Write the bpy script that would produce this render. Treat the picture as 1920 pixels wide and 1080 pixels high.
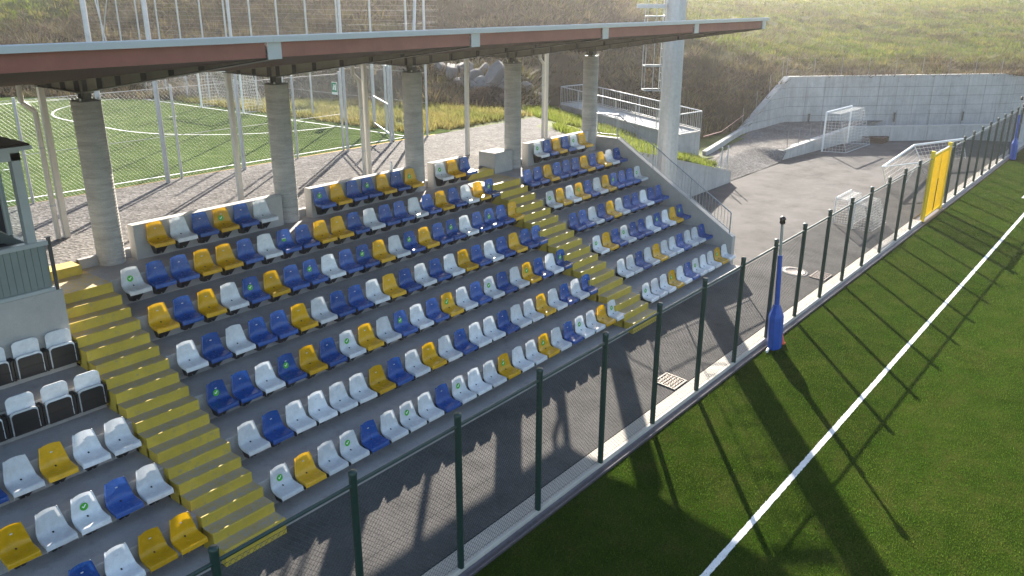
import bpy, math, random
import numpy as np
from mathutils import Vector, Matrix
random.seed(7); RNG = np.random.default_rng(11)
for o in list(bpy.data.objects): bpy.data.objects.remove(o)
SC = bpy.context.scene; COL = SC.collection
R = math.radians

# ------------------------------------------------------------------ camera, sky, sun, exposure
CAM = np.array((-7.182, -7.413, 8.484)); YAW, PITCH, ROLL = R(38.7413), R(19.2883), R(0.128)
_f = np.array((math.cos(YAW)*math.cos(PITCH), math.sin(YAW)*math.cos(PITCH), -math.sin(PITCH)))
_r = np.array((math.sin(YAW), -math.cos(YAW), 0.0)); _u = np.cross(_r, _f)
_r, _u = math.cos(ROLL)*_r + math.sin(ROLL)*_u, -math.sin(ROLL)*_r + math.cos(ROLL)*_u
cd = bpy.data.cameras.new('camera'); cam = bpy.data.objects.new('camera', cd); COL.objects.link(cam)
cam.matrix_world = Matrix(((_r[0], _u[0], -_f[0], CAM[0]), (_r[1], _u[1], -_f[1], CAM[1]), (_r[2], _u[2], -_f[2], CAM[2]), (0, 0, 0, 1)))
cd.sensor_width = 36; cd.lens = 1543.476/1920*36; cd.clip_end = 1000; cd.clip_start = .1
SC.camera = cam
SUN_AZ, SUN_EL = R(51.6), R(23.3)
wd = bpy.data.worlds.new('World'); SC.world = wd; wd.use_nodes = True
bg = wd.node_tree.nodes['Background']; sk = wd.node_tree.nodes.new('ShaderNodeTexSky')
sk.sky_type = 'NISHITA'; sk.sun_disc = False; sk.sun_elevation = SUN_EL; sk.sun_rotation = SUN_AZ
sk.air_density = 1.0; sk.dust_density = 1.2; sk.ozone_density = 1.0
wd.node_tree.links.new(sk.outputs[0], bg.inputs[0]); bg.inputs[1].default_value = .09
sl = bpy.data.lights.new('sun', 'SUN'); sl.energy = 5.0; sl.angle = R(.4); sl.color = (1, .92, .80)
so = bpy.data.objects.new('sun', sl); COL.objects.link(so); so.location = (60, 45, 40)
so.rotation_euler = Vector((math.sin(SUN_AZ)*math.cos(SUN_EL), math.cos(SUN_AZ)*math.cos(SUN_EL), math.sin(SUN_EL))).to_track_quat('Z', 'Y').to_euler()
SC.render.engine = 'CYCLES'
SC.view_settings.view_transform = 'Standard'; SC.view_settings.look = 'None'; SC.view_settings.exposure = 1.92; SC.view_settings.gamma = 1
SC.cycles.max_bounces = 6; SC.cycles.transparent_max_bounces = 12

# ------------------------------------------------------------------ helpers
class MB:
    def __init__(s): s.v = []; s.f = []; s.m = []; s.sm = []
    def add(s, vs, fs, m=0, smooth=False):
        b = len(s.v); s.v += [tuple(p) for p in vs]
        for f in fs: s.f.append(tuple(b+i for i in f)); s.m.append(m); s.sm.append(smooth)
        return s
    def box(s, x0, x1, y0, y1, z0, z1, m=0):
        return s.add([(x0,y0,z0),(x1,y0,z0),(x1,y1,z0),(x0,y1,z0),(x0,y0,z1),(x1,y0,z1),(x1,y1,z1),(x0,y1,z1)],
                     [(3,2,1,0),(4,5,6,7),(0,1,5,4),(1,2,6,5),(2,3,7,6),(3,0,4,7)], m)
    def bevbox(s, x0, x1, y0, y1, z0, z1, b=.01, m=0):      # box with chamfered top edges
        return s.add([(x0,y0,z0),(x1,y0,z0),(x1,y1,z0),(x0,y1,z0),(x0,y0,z1-b),(x1,y0,z1-b),(x1,y1,z1-b),(x0,y1,z1-b),
                      (x0+b,y0+b,z1),(x1-b,y0+b,z1),(x1-b,y1-b,z1),(x0+b,y1-b,z1)],
                     [(3,2,1,0),(0,1,5,4),(1,2,6,5),(2,3,7,6),(3,0,4,7),(4,5,9,8),(5,6,10,9),(6,7,11,10),(7,4,8,11),(8,9,10,11)], m)
    def hexa(s, p, m=0):                                     # 8 corner points, bottom 4 then top 4
        return s.add(p, [(3,2,1,0),(4,5,6,7),(0,1,5,4),(1,2,6,5),(2,3,7,6),(3,0,4,7)], m)
    def extrude(s, pts, axis, a, b, m=0, caps=True):         # polygon pts in the two other axes, swept from a to b
        n = len(pts)
        def P(p, t):
            if axis == 'x': return (t, p[0], p[1])
            if axis == 'y': return (p[0], t, p[1])
            return (p[0], p[1], t)
        vs = [P(p, a) for p in pts] + [P(p, b) for p in pts]
        fs = [(i, (i+1) % n, n+(i+1) % n, n+i) for i in range(n)]
        if caps: fs += [tuple(range(n-1, -1, -1)), tuple(range(n, 2*n))]
        return s.add(vs, fs, m)
    def tube(s, p0, p1, r, n=8, r1=None, m=0, smooth=True, cap=True):
        p0 = Vector(p0); p1 = Vector(p1); d = (p1-p0).normalized(); r1 = r if r1 is None else r1
        a = d.orthogonal().normalized(); 
        if abs(d.z) < .99: a = d.cross(Vector((0,0,1))).normalized()
        b = d.cross(a); vs = []
        for k in range(2):
            q, rr = ((p0, r), (p1, r1))[k]
            vs += [q + rr*(math.cos(2*math.pi*i/n)*a + math.sin(2*math.pi*i/n)*b) for i in range(n)]
        s.add(vs, [(i, (i+1) % n, n+(i+1) % n, n+i) for i in range(n)], m, smooth)
        if cap: s.add(vs[:n], [tuple(range(n-1, -1, -1))], m); s.add(vs[n:], [tuple(range(n))], m)
        return s
    def path(s, pts, r, n=6, m=0):
        for a, b in zip(pts[:-1], pts[1:]): s.tube(a, b, r, n, m=m)
        return s
    def lathe(s, prof, n=24, c=(0,0,0), m=0, smooth=True):
        vs = [(c[0]+r*math.cos(2*math.pi*i/n), c[1]+r*math.sin(2*math.pi*i/n), c[2]+z) for r, z in prof for i in range(n)]
        fs = [(k*n+i, k*n+(i+1) % n, (k+1)*n+(i+1) % n, (k+1)*n+i) for k in range(len(prof)-1) for i in range(n)]
        return s.add(vs, fs, m, smooth)
    def mesh(s, name, mats):
        me = bpy.data.meshes.new(name); me.from_pydata(s.v, [], s.f)
        for mt in (mats if isinstance(mats, (list, tuple)) else [mats]): me.materials.append(mt)
        me.polygons.foreach_set('material_index', s.m); me.polygons.foreach_set('use_smooth', s.sm); me.update()
        return me
    def build(s, name, mats, parent=None):
        if parent is not None and parent.get('_o') is not None:
            o = parent['_o']; s.v = [(x-o[0], y-o[1], z-o[2]) for x, y, z in s.v]
        ob = bpy.data.objects.new(name, s.mesh(name, mats)); COL.objects.link(ob)
        if parent is not None: ob.parent = parent
        return ob
def tag(o, label=None, cat=None, group=None, kind=None):
    if label: o['label'] = label
    if cat: o['category'] = cat
    if group: o['group'] = group
    if kind: o['kind'] = kind
    return o
def thing(name, label, cat, loc=(0,0,0), group=None):
    o = bpy.data.objects.new(name, None); COL.objects.link(o); o.location = loc; o.empty_display_size = .2
    o['_o'] = list(loc); tag(o, label, cat, group); return o
def sub(ob, parent):         # make a built-in-world mesh a child of a mesh part whose own origin is at its thing's
    ob.parent = parent; return ob
def inst(me, name, loc, parent, rot=None):
    o = bpy.data.objects.new(name, me); COL.objects.link(o); o.location = loc
    if rot: o.rotation_euler = rot
    o.parent = parent; return o

# ------------------------------------------------------------------ materials
def nodes(name):
    m = bpy.data.materials.new(name); m.use_nodes = True; nt = m.node_tree
    return m, nt, nt.nodes['Principled BSDF'], nt.nodes['Material Output']
def L(nt, a, b): nt.links.new(a, b)
def noise(nt, scale, detail=4, rough=.6, vec=None):
    n = nt.nodes.new('ShaderNodeTexNoise'); n.inputs['Scale'].default_value = scale; n.inputs['Detail'].default_value = detail; n.inputs['Roughness'].default_value = rough
    if vec is not None: L(nt, vec, n.inputs['Vector'])
    return n.outputs['Fac']
def pos(nt, scale=None):
    g = nt.nodes.new('ShaderNodeNewGeometry')
    if scale is None: return g.outputs['Position']
    mp = nt.nodes.new('ShaderNodeMapping'); mp.inputs['Scale'].default_value = scale; L(nt, g.outputs['Position'], mp.inputs['Vector']); return mp.outputs['Vector']
def ramp(nt, fac, stops):
    r = nt.nodes.new('ShaderNodeValToRGB'); e = r.color_ramp.elements
    while len(e) < len(stops): e.new(.5)
    for i, (p, c) in enumerate(stops): e[i].position = p; e[i].color = (*c, 1) if not isinstance(c, float) else (c, c, c, 1)
    L(nt, fac, r.inputs[0]); return r.outputs[0]
def mixc(nt, fac, a, b, mode='MIX'):
    n = nt.nodes.new('ShaderNodeMix'); n.data_type = 'RGBA'; n.blend_type = mode
    if isinstance(fac, float): n.inputs['Factor'].default_value = fac
    else: L(nt, fac, n.inputs['Factor'])
    for k, v in (('A', a), ('B', b)):
        i = [q for q in n.inputs if q.name == k and q.type == 'RGBA'][0]
        if isinstance(v, tuple): i.default_value = (*v, 1)
        else: L(nt, v, i)
    return [q for q in n.outputs if q.type == 'RGBA'][0]
def bump(nt, b, h, strength, dist=.01):
    n = nt.nodes.new('ShaderNodeBump'); n.inputs['Strength'].default_value = strength; n.inputs['Distance'].default_value = dist
    L(nt, h, n.inputs['Height']); L(nt, n.outputs[0], b.inputs['Normal'])
def mat(name, c, rough=.6, var=.12, scale=6., bstr=0., bscale=60., metal=0., spec=None, trans=0., coat=0.):
    m, nt, b, out = nodes(name); p = pos(nt)
    lo = tuple(max(0, x*(1-var)) for x in c); hi = tuple(min(1, x*(1+var)) for x in c)
    col = ramp(nt, noise(nt, scale, 5, .65, p), [(.3, lo), (.7, hi)])
    L(nt, col, b.inputs['Base Color']); b.inputs['Roughness'].default_value = rough; b.inputs['Metallic'].default_value = metal
    if spec is not None: b.inputs['Specular IOR Level'].default_value = spec
    if coat: b.inputs['Coat Weight'].default_value = coat; b.inputs['Coat Roughness'].default_value = .15
    if bstr: bump(nt, b, noise(nt, bscale, 4, .6, p), bstr)
    if trans:
        t = nt.nodes.new('ShaderNodeBsdfTranslucent'); L(nt, col, t.inputs[0]); mx = nt.nodes.new('ShaderNodeMixShader'); mx.inputs[0].default_value = trans
        L(nt, b.outputs[0], mx.inputs[1]); L(nt, t.outputs[0], mx.inputs[2]); L(nt, mx.outputs[0], out.inputs[0])
    return m
def concrete(name, c, streak=0., dirt=.5, bstr=.35, sv=(5, 5, .22)):
    m, nt, b, out = nodes(name); p = pos(nt)
    base = ramp(nt, noise(nt, 1.1, 6, .7, p), [(.25, tuple(x*.78 for x in c)), (.75, tuple(x*1.14 for x in c))])
    sp = ramp(nt, noise(nt, 90, 3, .6, p), [(.35, .8), (.65, 1.12)])
    col = mixc(nt, .7, base, sp, 'MULTIPLY')
    blot = ramp(nt, noise(nt, 3.7, 7, .75, p), [(.52, 1.), (.74, .68)])
    col = mixc(nt, dirt, col, blot, 'MULTIPLY')
    if streak:
        st = ramp(nt, noise(nt, 1., 6, .7, pos(nt, sv)), [(.4, 1.), (.68, .62)])
        col = mixc(nt, streak, col, st, 'MULTIPLY')
    L(nt, col, b.inputs['Base Color']); b.inputs['Roughness'].default_value = .85; b.inputs['Specular IOR Level'].default_value = .3
    bump(nt, b, noise(nt, 45, 6, .7, p), bstr, .012); return m
def painted(name, paint, under, thr=.56, rough=.6):
    m, nt, b, out = nodes(name); p = pos(nt)
    col = ramp(nt, noise(nt, 2.2, 5, .7, p), [(.3, tuple(x*.82 for x in paint)), (.7, tuple(min(1, x*1.1) for x in paint))])
    wear = ramp(nt, noise(nt, 11, 8, .78, p), [(thr, 0.), (thr+.14, 1.)])
    col = mixc(nt, wear, col, under)
    L(nt, col, b.inputs['Base Color']); b.inputs['Roughness'].default_value = rough; bump(nt, b, noise(nt, 60, 5, .7, p), .3, .008); return m
CONC = concrete('concrete_terrace', (.41, .385, .37), dirt=.85)
CONC_L = concrete('concrete_pale', (.46, .44, .41), dirt=.35)
CONC_W = concrete('concrete_wall', (.47, .465, .455), streak=.55)
CONC_J = concrete('concrete_joint', (.24, .235, .23))
CONC_C = concrete('concrete_column', (.50, .475, .44), streak=.75, bstr=.3, sv=(1.2, 1.2, 10.))
YEL = painted('yellow_step_paint', (.56, .405, .05), (.33, .27, .16), .54)
TREADM = painted('worn_step_tread', (.50, .37, .15), (.40, .35, .29), .45, .75)
KERB = concrete('kerb_stone', (.52, .48, .42), dirt=.3)
KERB2 = mat('kerb_channel', (.12, .10, .105), .42, .25, 9, bstr=.2, bscale=30, spec=.5)
GALV = mat('galvanised_steel', (.42, .44, .46), .42, .15, 14, metal=.75)
GALVD = mat('galvanised_dull', (.45, .46, .47), .55, .12, 9, metal=.35)
PIPE = mat('downpipe_paint', (.52, .50, .46), .45, .06)
STEELD = mat('dark_steel', (.075, .07, .068), .5, .2, 5)
STEELW = mat('beam_web', (.30, .28, .24), .55, .15, 3)
FASC = mat('gutter_sheet', (.46, .495, .51), .38, .05, 2, metal=.25)
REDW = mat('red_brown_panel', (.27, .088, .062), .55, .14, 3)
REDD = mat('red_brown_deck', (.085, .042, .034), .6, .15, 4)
GREENP = mat('green_coated_post', (.016, .042, .034), .38, .15, 20)
GREENW = mat('green_coated_wire', (.02, .04, .034), .45, .1)
BLK = mat('black_plastic', (.012, .012, .014), .42, .2, 20)
WHITEP = mat('white_paint_metal', (.78, .78, .76), .35, .05)
NETM = mat('white_net_cord', (.7, .69, .66), .8, .1)
def seat_mat(name, c, trans):
    m, nt, b, out = nodes(name); p = pos(nt); oi = nt.nodes.new('ShaderNodeObjectInfo')
    v = ramp(nt, oi.outputs['Random'], [(0., tuple(x*.80 for x in c)), (.6, c), (1., tuple(min(1, x*1.08+.03) for x in c))])
    col = mixc(nt, .8, v, ramp(nt, noise(nt, 7, 6, .7, p), [(.35, .80), (.6, 1.)]), 'MULTIPLY')
    col = mixc(nt, ramp(nt, noise(nt, 26, 8, .8, p), [(.60, 0.), (.78, .45)]), col, (.30, .28, .25))
    L(nt, col, b.inputs['Base Color']); L(nt, ramp(nt, noise(nt, 15, 5, .7, p), [(.3, .12), (.7, .34)]), b.inputs['Roughness'])
    t = nt.nodes.new('ShaderNodeBsdfTranslucent'); L(nt, col, t.inputs[0]); mx = nt.nodes.new('ShaderNodeMixShader'); mx.inputs[0].default_value = trans
    L(nt, b.outputs[0], mx.inputs[1]); L(nt, t.outputs[0], mx.inputs[2]); L(nt, mx.outputs[0], out.inputs[0]); return m
SEATM = {'W': seat_mat('white_seat_plastic', (.85, .86, .87), .16), 'B': seat_mat('blue_seat_plastic', (.022, .095, .36), .12), 'Y': seat_mat('yellow_seat_plastic', (.84, .46, .010), .2)}
STICK = mat('green_sticker', (.07, .42, .03), .4, .06)
TICK = mat('white_sticker_print', (.85, .87, .83), .4, .03)
PLATE = mat('number_plate', (.7, .7, .7), .4, .05)
DARK = mat('hole_shade', (.008, .008, .01), .8, .1)  # near-black colour standing in for the shade inside holes
GATEY = mat('yellow_gate_paint', (.80, .56, .01), .4, .07, 5)
BLUEPAD = mat('blue_padding', (.012, .075, .36), .45, .12, 7, bstr=.3, bscale=14)
ORANGE = mat('orange_plastic', (.75, .10, .03), .5, .1)
ROCK = concrete('boulder_stone', (.17, .16, .155), dirt=.8, bstr=1.)
BOOTHG = mat('grey_green_cladding', (.22, .25, .235), .45, .06, 4)
BOOTHF = mat('pale_frame', (.42, .44, .43), .4, .05)
BOOTHI = mat('booth_interior', (.05, .055, .07), .7, .15)
ROOFB = mat('brown_felt_roof', (.035, .022, .018), .85, .2, 30, bstr=.4, bscale=120)
RUST = mat('rusty_grating', (.42, .34, .27), .6, .2, 12)
IRON = mat('cast_iron', (.30, .25, .22), .6, .2, 10, metal=.3)
WOODD = mat('dark_wood', (.06, .035, .03), .8, .25, 12)
def glass():
    m, nt, b, out = nodes('window_glass'); b.inputs['Base Color'].default_value = (.8, .88, .88, 1); b.inputs['Roughness'].default_value = .02
    b.inputs['Transmission Weight'].default_value = 1; b.inputs['IOR'].default_value = 1.02; return m
GLASS = glass()
def ground_mat(name, stops, scale, fine, bstr, bscale, rough=.95, vor=0., big=.35, spec=.2, fc=(.6, 1.35)):
    m, nt, b, out = nodes(name); p = pos(nt)
    col = ramp(nt, noise(nt, scale, 8, .72, p), stops)
    bl = ramp(nt, noise(nt, big, 6, .68, p), [(.32, .68), (.66, 1.18)]); col = mixc(nt, .8, col, bl, 'MULTIPLY')
    f = ramp(nt, noise(nt, fine, 3, .75, p), [(.3, fc[0]), (.7, fc[1])]); col = mixc(nt, .85, col, f, 'MULTIPLY')
    h = noise(nt, bscale, 5, .75, p)
    if vor:
        v = nt.nodes.new('ShaderNodeTexVoronoi'); v.inputs['Scale'].default_value = vor; L(nt, p, v.inputs['Vector'])
        bw = nt.nodes.new('ShaderNodeRGBToBW'); L(nt, v.outputs['Color'], bw.inputs[0]); col = mixc(nt, .4, col, bw.outputs[0], 'OVERLAY'); h = v.outputs['Distance']
    L(nt, col, b.inputs['Base Color']); b.inputs['Roughness'].default_value = rough; b.inputs['Specular IOR Level'].default_value = spec
    bump(nt, b, h, bstr, .02); return m
ASPH = ground_mat('asphalt', [(.28, (.062, .059, .058)), (.48, (.105, .099, .096)), (.62, (.122, .114, .11)), (.75, (.165, .155, .147))], .9, 45, .18, 45, .82, spec=.04, fc=(.5, 1.5))
GRAV = ground_mat('grey_gravel', [(.3, (.12, .112, .106)), (.55, (.17, .159, .149)), (.75, (.225, .21, .196))], 1.6, 11, 1., 14, .95, vor=14., spec=.05)
TURF = ground_mat('artificial_turf', [(.3, (.016, .034, .004)), (.5, (.027, .046, .006)), (.72, (.05, .055, .013))], 1.6, 30, .6, 36, .9, spec=0., fc=(.2, 1.9))
TURF2 = ground_mat('hazed_turf', [(.3, (.06, .096, .028)), (.55, (.095, .13, .045)), (.75, (.145, .17, .072))], 2.2, 45, 1., 30, .9, spec=0.)  # paleness of haze and backlight is put into the turf colour
SOIL = ground_mat('grassy_soil', [(.3, (.06, .075, .02)), (.5, (.09, .115, .025)), (.68, (.14, .145, .045)), (.82, (.19, .165, .11))], .8, 20, 1., 9, .95)
LINE = painted('white_line_paint', (.74, .75, .73), (.2, .26, .15), .66, .9)
def vcol(name, trans=.45, rough=.75):
    m, nt, b, out = nodes(name); a = nt.nodes.new('ShaderNodeAttribute'); a.attribute_name = 'tint'
    L(nt, a.outputs['Color'], b.inputs['Base Color']); b.inputs['Roughness'].default_value = rough; b.inputs['Specular IOR Level'].default_value = .06
    t = nt.nodes.new('ShaderNodeBsdfTranslucent'); L(nt, a.outputs['Color'], t.inputs[0]); mx = nt.nodes.new('ShaderNodeMixShader'); mx.inputs[0].default_value = trans
    L(nt, b.outputs[0], mx.inputs[1]); L(nt, t.outputs[0], mx.inputs[2]); L(nt, mx.outputs[0], out.inputs[0]); return m
LEAF = vcol('grass_blade'); FIBRE = vcol('turf_fibre', .55); TWIG = vcol('dry_brush', .25); HILLM = vcol('hill_soil', 0., .95)

# ------------------------------------------------------------------ value noise for terrain
_g = np.random.default_rng(3).random((256, 256))
def vn(x, y):
    xi = np.floor(x).astype(int); yi = np.floor(y).astype(int); fx = x-xi; fy = y-yi; fx = fx*fx*(3-2*fx); fy = fy*fy*(3-2*fy)
    a = _g[xi % 256, yi % 256]; b = _g[(xi+1) % 256, yi % 256]; c = _g[xi % 256, (yi+1) % 256]; d = _g[(xi+1) % 256, (yi+1) % 256]
    return (a*(1-fx)+b*fx)*(1-fy) + (c*(1-fx)+d*fx)*fy
def fbm(x, y, o=4):
    s = 0; a = .5
    for k in range(o): s = s + a*vn(x*2**k+17.3*k, y*2**k+9.1*k); a *= .5
    return s
def np_mesh(name, V, F, mats, tint=None, smooth=False, n=3):
    me = bpy.data.meshes.new(name); V = np.asarray(V, np.float32); F = np.asarray(F, np.int32)
    me.vertices.add(len(V)); me.vertices.foreach_set('co', V.ravel()); me.loops.add(F.size); me.loops.foreach_set('vertex_index', F.ravel())
    me.polygons.add(len(F)); me.polygons.foreach_set('loop_start', np.arange(0, F.size, F.shape[1], dtype=np.int32)); me.polygons.foreach_set('loop_total', np.full(len(F), F.shape[1], np.int32))
    if smooth: me.polygons.foreach_set('use_smooth', np.ones(len(F), bool))
    me.materials.append(mats)
    if tint is not None:
        a = me.attributes.new('tint', 'FLOAT_COLOR', 'POINT'); T = np.ones((len(V), 4), np.float32); T[:, :3] = tint; a.data.foreach_set('color', T.ravel())
    me.update(calc_edges=True); o = bpy.data.objects.new(name, me); COL.objects.link(o); return o

# ================================================================== SETTING
# lateral (w) and depth (s) along the valley axis, used for the terrain behind
AX = np.array((math.cos(YAW), math.sin(YAW))); RT = np.array((math.sin(YAW), -math.cos(YAW)))
O2 = CAM[:2]
def xy(w, s): return O2[0]+w*RT[0]+s*AX[0], O2[1]+w*RT[1]+s*AX[1]
def ws(x, y): dx = x-O2[0]; dy = y-O2[1]; return dx*RT[0]+dy*RT[1], dx*AX[0]+dy*AX[1]
def yardz(x, y):     # level of the yard behind the stand, sinking towards the right
    s = x-.8*(y-9); t = np.clip((s-17.2)/(30-17.2), 0, 1)
    return 3.69-(3.69-.78)*t + np.clip((x-33)/12, 0, 1)*.2

# pitch
g = MB().add([(-40,-60,-.1),(120,-60,-.1),(120,-.215,-.1),(-40,-.215,-.1)], [(0,1,2,3)]).build('main_pitch', TURF); tag(g, kind='structure')
# asphalt
pr = [(.36, 0.), (2.78, .2), (8.9, .2)]
m = MB()
xs = [-40, 17.6, 30, 40, 52, 64]
for i in range(len(xs)-1):
    for (y0, z0), (y1, z1) in zip(pr[:-1], pr[1:]): m.add([(xs[i],y0,z0),(xs[i+1],y0,z0),(xs[i+1],y1,z1),(xs[i],y1,z1)], [(0,1,2,3)])
m.add([(29.8,8.9,.2),(47,8.9,.2),(47,9.6,.2),(29.8,10.1,.2)], [(0,1,2,3)])
tag(m.build('asphalt_yard', ASPH), kind='structure')
tag(MB().add([(46,-.3,-.13),(200,-.3,-.13),(200,60,-.13),(46,60,-.13)], [(0,1,2,3)]).build('rough_ground', SOIL), kind='structure')
# touch line and a far short mark on the pitch
m = MB(); n = 900
vs = []; 
for i in range(n+1):
    x = 0+58*i/n; vs += [(x, -3.102-.012*random.random(), -.094), (x, -2.998+.012*random.random(), -.094)]
m.add(vs, [(2*i, 2*i+2, 2*i+3, 2*i+1) for i in range(n)]); tag(m.build('touch_line', LINE), kind='structure')
tag(MB().add([(36.6,-2.55,-.094),(37.4,-2.55,-.094),(37.4,-2.43,-.094),(36.6,-2.43,-.094)], [(0,1,2,3)]).build('coaching_area_mark', LINE), kind='structure')
# kerb under the fence, two runs with the gate opening between
def kerb(x0, x1):
    return MB().extrude([(-.035,-.3),(.34,-.3),(.34,.0),(.33,.012),(-.02,.012),(-.035,0)], 'x', x0, x1, 0)
k1 = tag(kerb(-40, 28.75).build('kerb', KERB), kind='structure'); k2 = tag(kerb(32.0, 60).build('kerb', KERB), kind='structure')
for x0, x1, kk in ((-40, 28.75, k1), (32., 60, k2)):
    c = MB().extrude([(-.2,-.3),(-.037,-.3),(-.037,-.075),(-.075,-.09),(-.165,-.09),(-.18,-.05),(-.2,-.055)], 'x', x0, x1, 0).build('gutter_channel', KERB2); c.parent = kk
tag(MB().box(28.75, 32., -.2, .36, -.3, -.06).build('gate_threshold', KERB2), kind='structure')

# ---- yard behind the stand + second pitch
def grid(name, x0, x1, y0, y1, dx, zf, mt, mask=None):
    X, Y = np.meshgrid(np.arange(x0, x1+1e-6, dx), np.arange(y0, y1+1e-6, dx)); Z = zf(X, Y); ny, nx = X.shape
    V = np.stack([X, Y, Z], -1).reshape(-1, 3); I = np.arange(nx*ny).reshape(ny, nx)
    F = np.stack([I[:-1,:-1], I[:-1,1:], I[1:,1:], I[1:,:-1]], -1).reshape(-1, 4)
    if mask is not None: F = F[mask(X[:-1,:-1]+dx/2, Y[:-1,:-1]+dx/2).ravel()]
    return tag(np_mesh(name, V, F, mt, smooth=True), kind='structure')
grid('gravel_yard', -25, 36.2, 8.7, 14.45, .3, lambda x, y: yardz(x, y)+.03*(fbm(x*.8, y*.8)-.5), GRAV, lambda x, y: ((x < 17.6) | (y > 9.0)) & (x-.9*(y-9) < 16.9))
tag(MB().add([(-25,14.42,3.70),(16.4,14.42,3.70),(16.4,40,3.70),(-25,40,3.70)], [(0,1,2,3)]).build('second_pitch', TURF2), kind='structure')
def lines(name, segs, w=.08):
    m = MB()
    for (x0, y0), (x1, y1) in segs:
        d = Vector((x1-x0, y1-y0, 0)).normalized(); p = Vector((-d.y, d.x, 0))*w/2
        m.add([(x0-p.x,y0-p.y,3.706),(x1-p.x,y1-p.y,3.706),(x1+p.x,y1+p.y,3.706),(x0+p.x,y0+p.y,3.706)], [(0,1,2,3)])
    return tag(m.build(name, LINE), kind='structure')
arc = lambda cx, cy, r, a0, a1, n=20: [(cx+r*math.cos(a0+(a1-a0)*i/n), cy+r*math.sin(a0+(a1-a0)*i/n)) for i in range(n+1)]
ch = lambda p: list(zip(p[:-1], p[1:]))
lines('pitch_lines', [((-25,15.45),(14.3,14.75)), ((14.3,14.75),(14.3,37.)), ((-25,37.),(14.3,37.)), ((7.5,37.),(13.2,36.4)), ((11.5,26.5),(11.9,26.5)), ((2.2,19.4),(2.6,19.4))]
      + ch(arc(14.3,29.,6.,math.pi/2,math.pi)) + [((8.3,29.),(8.3,24.8))] + ch(arc(14.3,24.8,6.,math.pi,1.5*math.pi)))
kerbline = lambda x: 11.7+.175*(x-32.9)
grid('rough_grass_yard', -42, 45, 8.7, 62, .5, lambda x, y: yardz(x, y)-.03+.22*(fbm(x*.5, y*.5)-.45)*np.clip((x-17.4)/3, 0, 1), SOIL,
     lambda x, y: ((x > 15.6) | (y > 39.4)) & (x-.9*(y-9) > 15.6-60*(y > 14.2)) & ((x < 30.2) & ((y > 9.2) | (x < 17.4)) | (y > np.where(x > 40.5, 13.3, kerbline(x)-.3))))
def terrz(x, y):
    hi = .75+.22*np.clip((x-36)/10, 0, 1); t = np.clip((y-9.1)/1.6, 0, 1); lo = .23+(hi-.23)*t
    k = np.clip((x-36.6)/.6, 0, 1); return lo*(1-k)+hi*k+.05*(fbm(x, y)-.5)
grid('gravel_terrace', 29.9, 66, -16, 14.6, .25, terrz, GRAV,
     lambda x, y: np.where(x < 37.2, (y > 9.05) & (y < kerbline(x)+.1), (y > 9.4-.1*(x-37.2)) & (x+.976*y > 54.5) & (x+1.03*y < 60.8) | (x < 46.4) & (y > 9.4-.1*(x-37.2)) & (y < 13.25) & (y < kerbline(x)+.1)))

# ---- hillside: thin plate spline through surveyed points
def P_px(u, v, D):    # a point on the hill seen at survey angle u,v at axial distance D
    d = _f + (u-960)/1543.476*_r - (v-540)/1543.476*_u; q = CAM+d*D; return q
base = [(-46,52,3.7),(-33,45,3.7),(-21,42.6,3.7),(-12,42,3.7),(-5.5,40.5,3.7),(-1,38.8,3.6),(.9,42.2,3.4)]
bx = []
for w, s, z in base: x, y = xy(w, s); bx.append((x, y, z))
bx += [(33.0,22.2,2.5),(35.6,20.6,2.3),(35.,14.2,1.0),(40.6,13.7,.95),(43.6,13.4,2.3),(46.6,13.2,3.78),(57.6,2.5,3.8),(70,-9,3.8),(95,-30,3.8)]
ctrl = list(bx)
for u, v, D in [(1400,110,62),(1400,60,80),(1700,105,74),(1900,105,76),(1600,20,112),(1900,20,112),(1300,20,88),(1300,120,55),(1000,100,44),(1000,30,50),(700,100,46),(700,20,53),(400,100,49),(400,20,56),(100,110,52),(100,20,60),(1150,60,55),(1150,150,46),(1650,-6,140),(1000,-60,58),(500,-60,64)]:
    ctrl.append(tuple(P_px(u, v, D)))
ctrl = np.array(ctrl); cw, cs = ws(ctrl[:, 0], ctrl[:, 1])
def U(r2): return np.where(r2 > 1e-9, .5*r2*np.log(np.maximum(r2, 1e-9)), 0)
N = len(ctrl); K = U((cw[:, None]-cw)**2+(cs[:, None]-cs)**2) + 60.*np.eye(N); Pm = np.stack([np.ones(N), cw, cs], 1)
A = np.block([[K, Pm], [Pm.T, np.zeros((3, 3))]]); cf = np.linalg.solve(A, np.concatenate([ctrl[:, 2], np.zeros(3)]))
bw, bs = ws(np.array([p[0] for p in bx]), np.array([p[1] for p in bx])); bz = np.array([p[2] for p in bx]); od = np.argsort(bw); bw, bs, bz = bw[od], bs[od], bz[od]
def hillz(w, s):
    sh = w.shape; W = w.ravel(); S = s.ravel(); z = cf[N] + cf[N+1]*W + cf[N+2]*S
    for i in range(N): z = z + cf[i]*U((W-cw[i])**2+(S-cs[i])**2)
    z = z.reshape(sh); d = s-np.interp(w, bw, bs); zb = np.interp(w, bw, bz); t = np.clip(d/3., 0, 1)
    z = zb*(1-t)+z*t
    rough = np.clip(d/2, 0, 1)
    return z + rough*(.9*(fbm(w*.28, s*.28)-.47)+np.clip(1.5*(fbm(w*.75+5, s*.75, 3)-.47), -.1, .8)*(1-.55*green(w, s)))
def green(w, s):     # 1 = grass, 0 = bramble and dry scrub
    x, y = xy(w, s); edge = 66+9*(fbm(w*.09+3, s*.09)-.5)*2 - np.clip(w-20, 0, 60)*.05
    g = 1/(1+np.exp(-(s-edge)/2.2)); g = np.where(w < 9, 1/(1+np.exp(-(s-(88-.75*np.clip(-w,0,40)))/3)), g)
    return np.clip(g + 1.1*(fbm(w*.22+9, s*.22)-.52), 0, 1)
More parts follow.
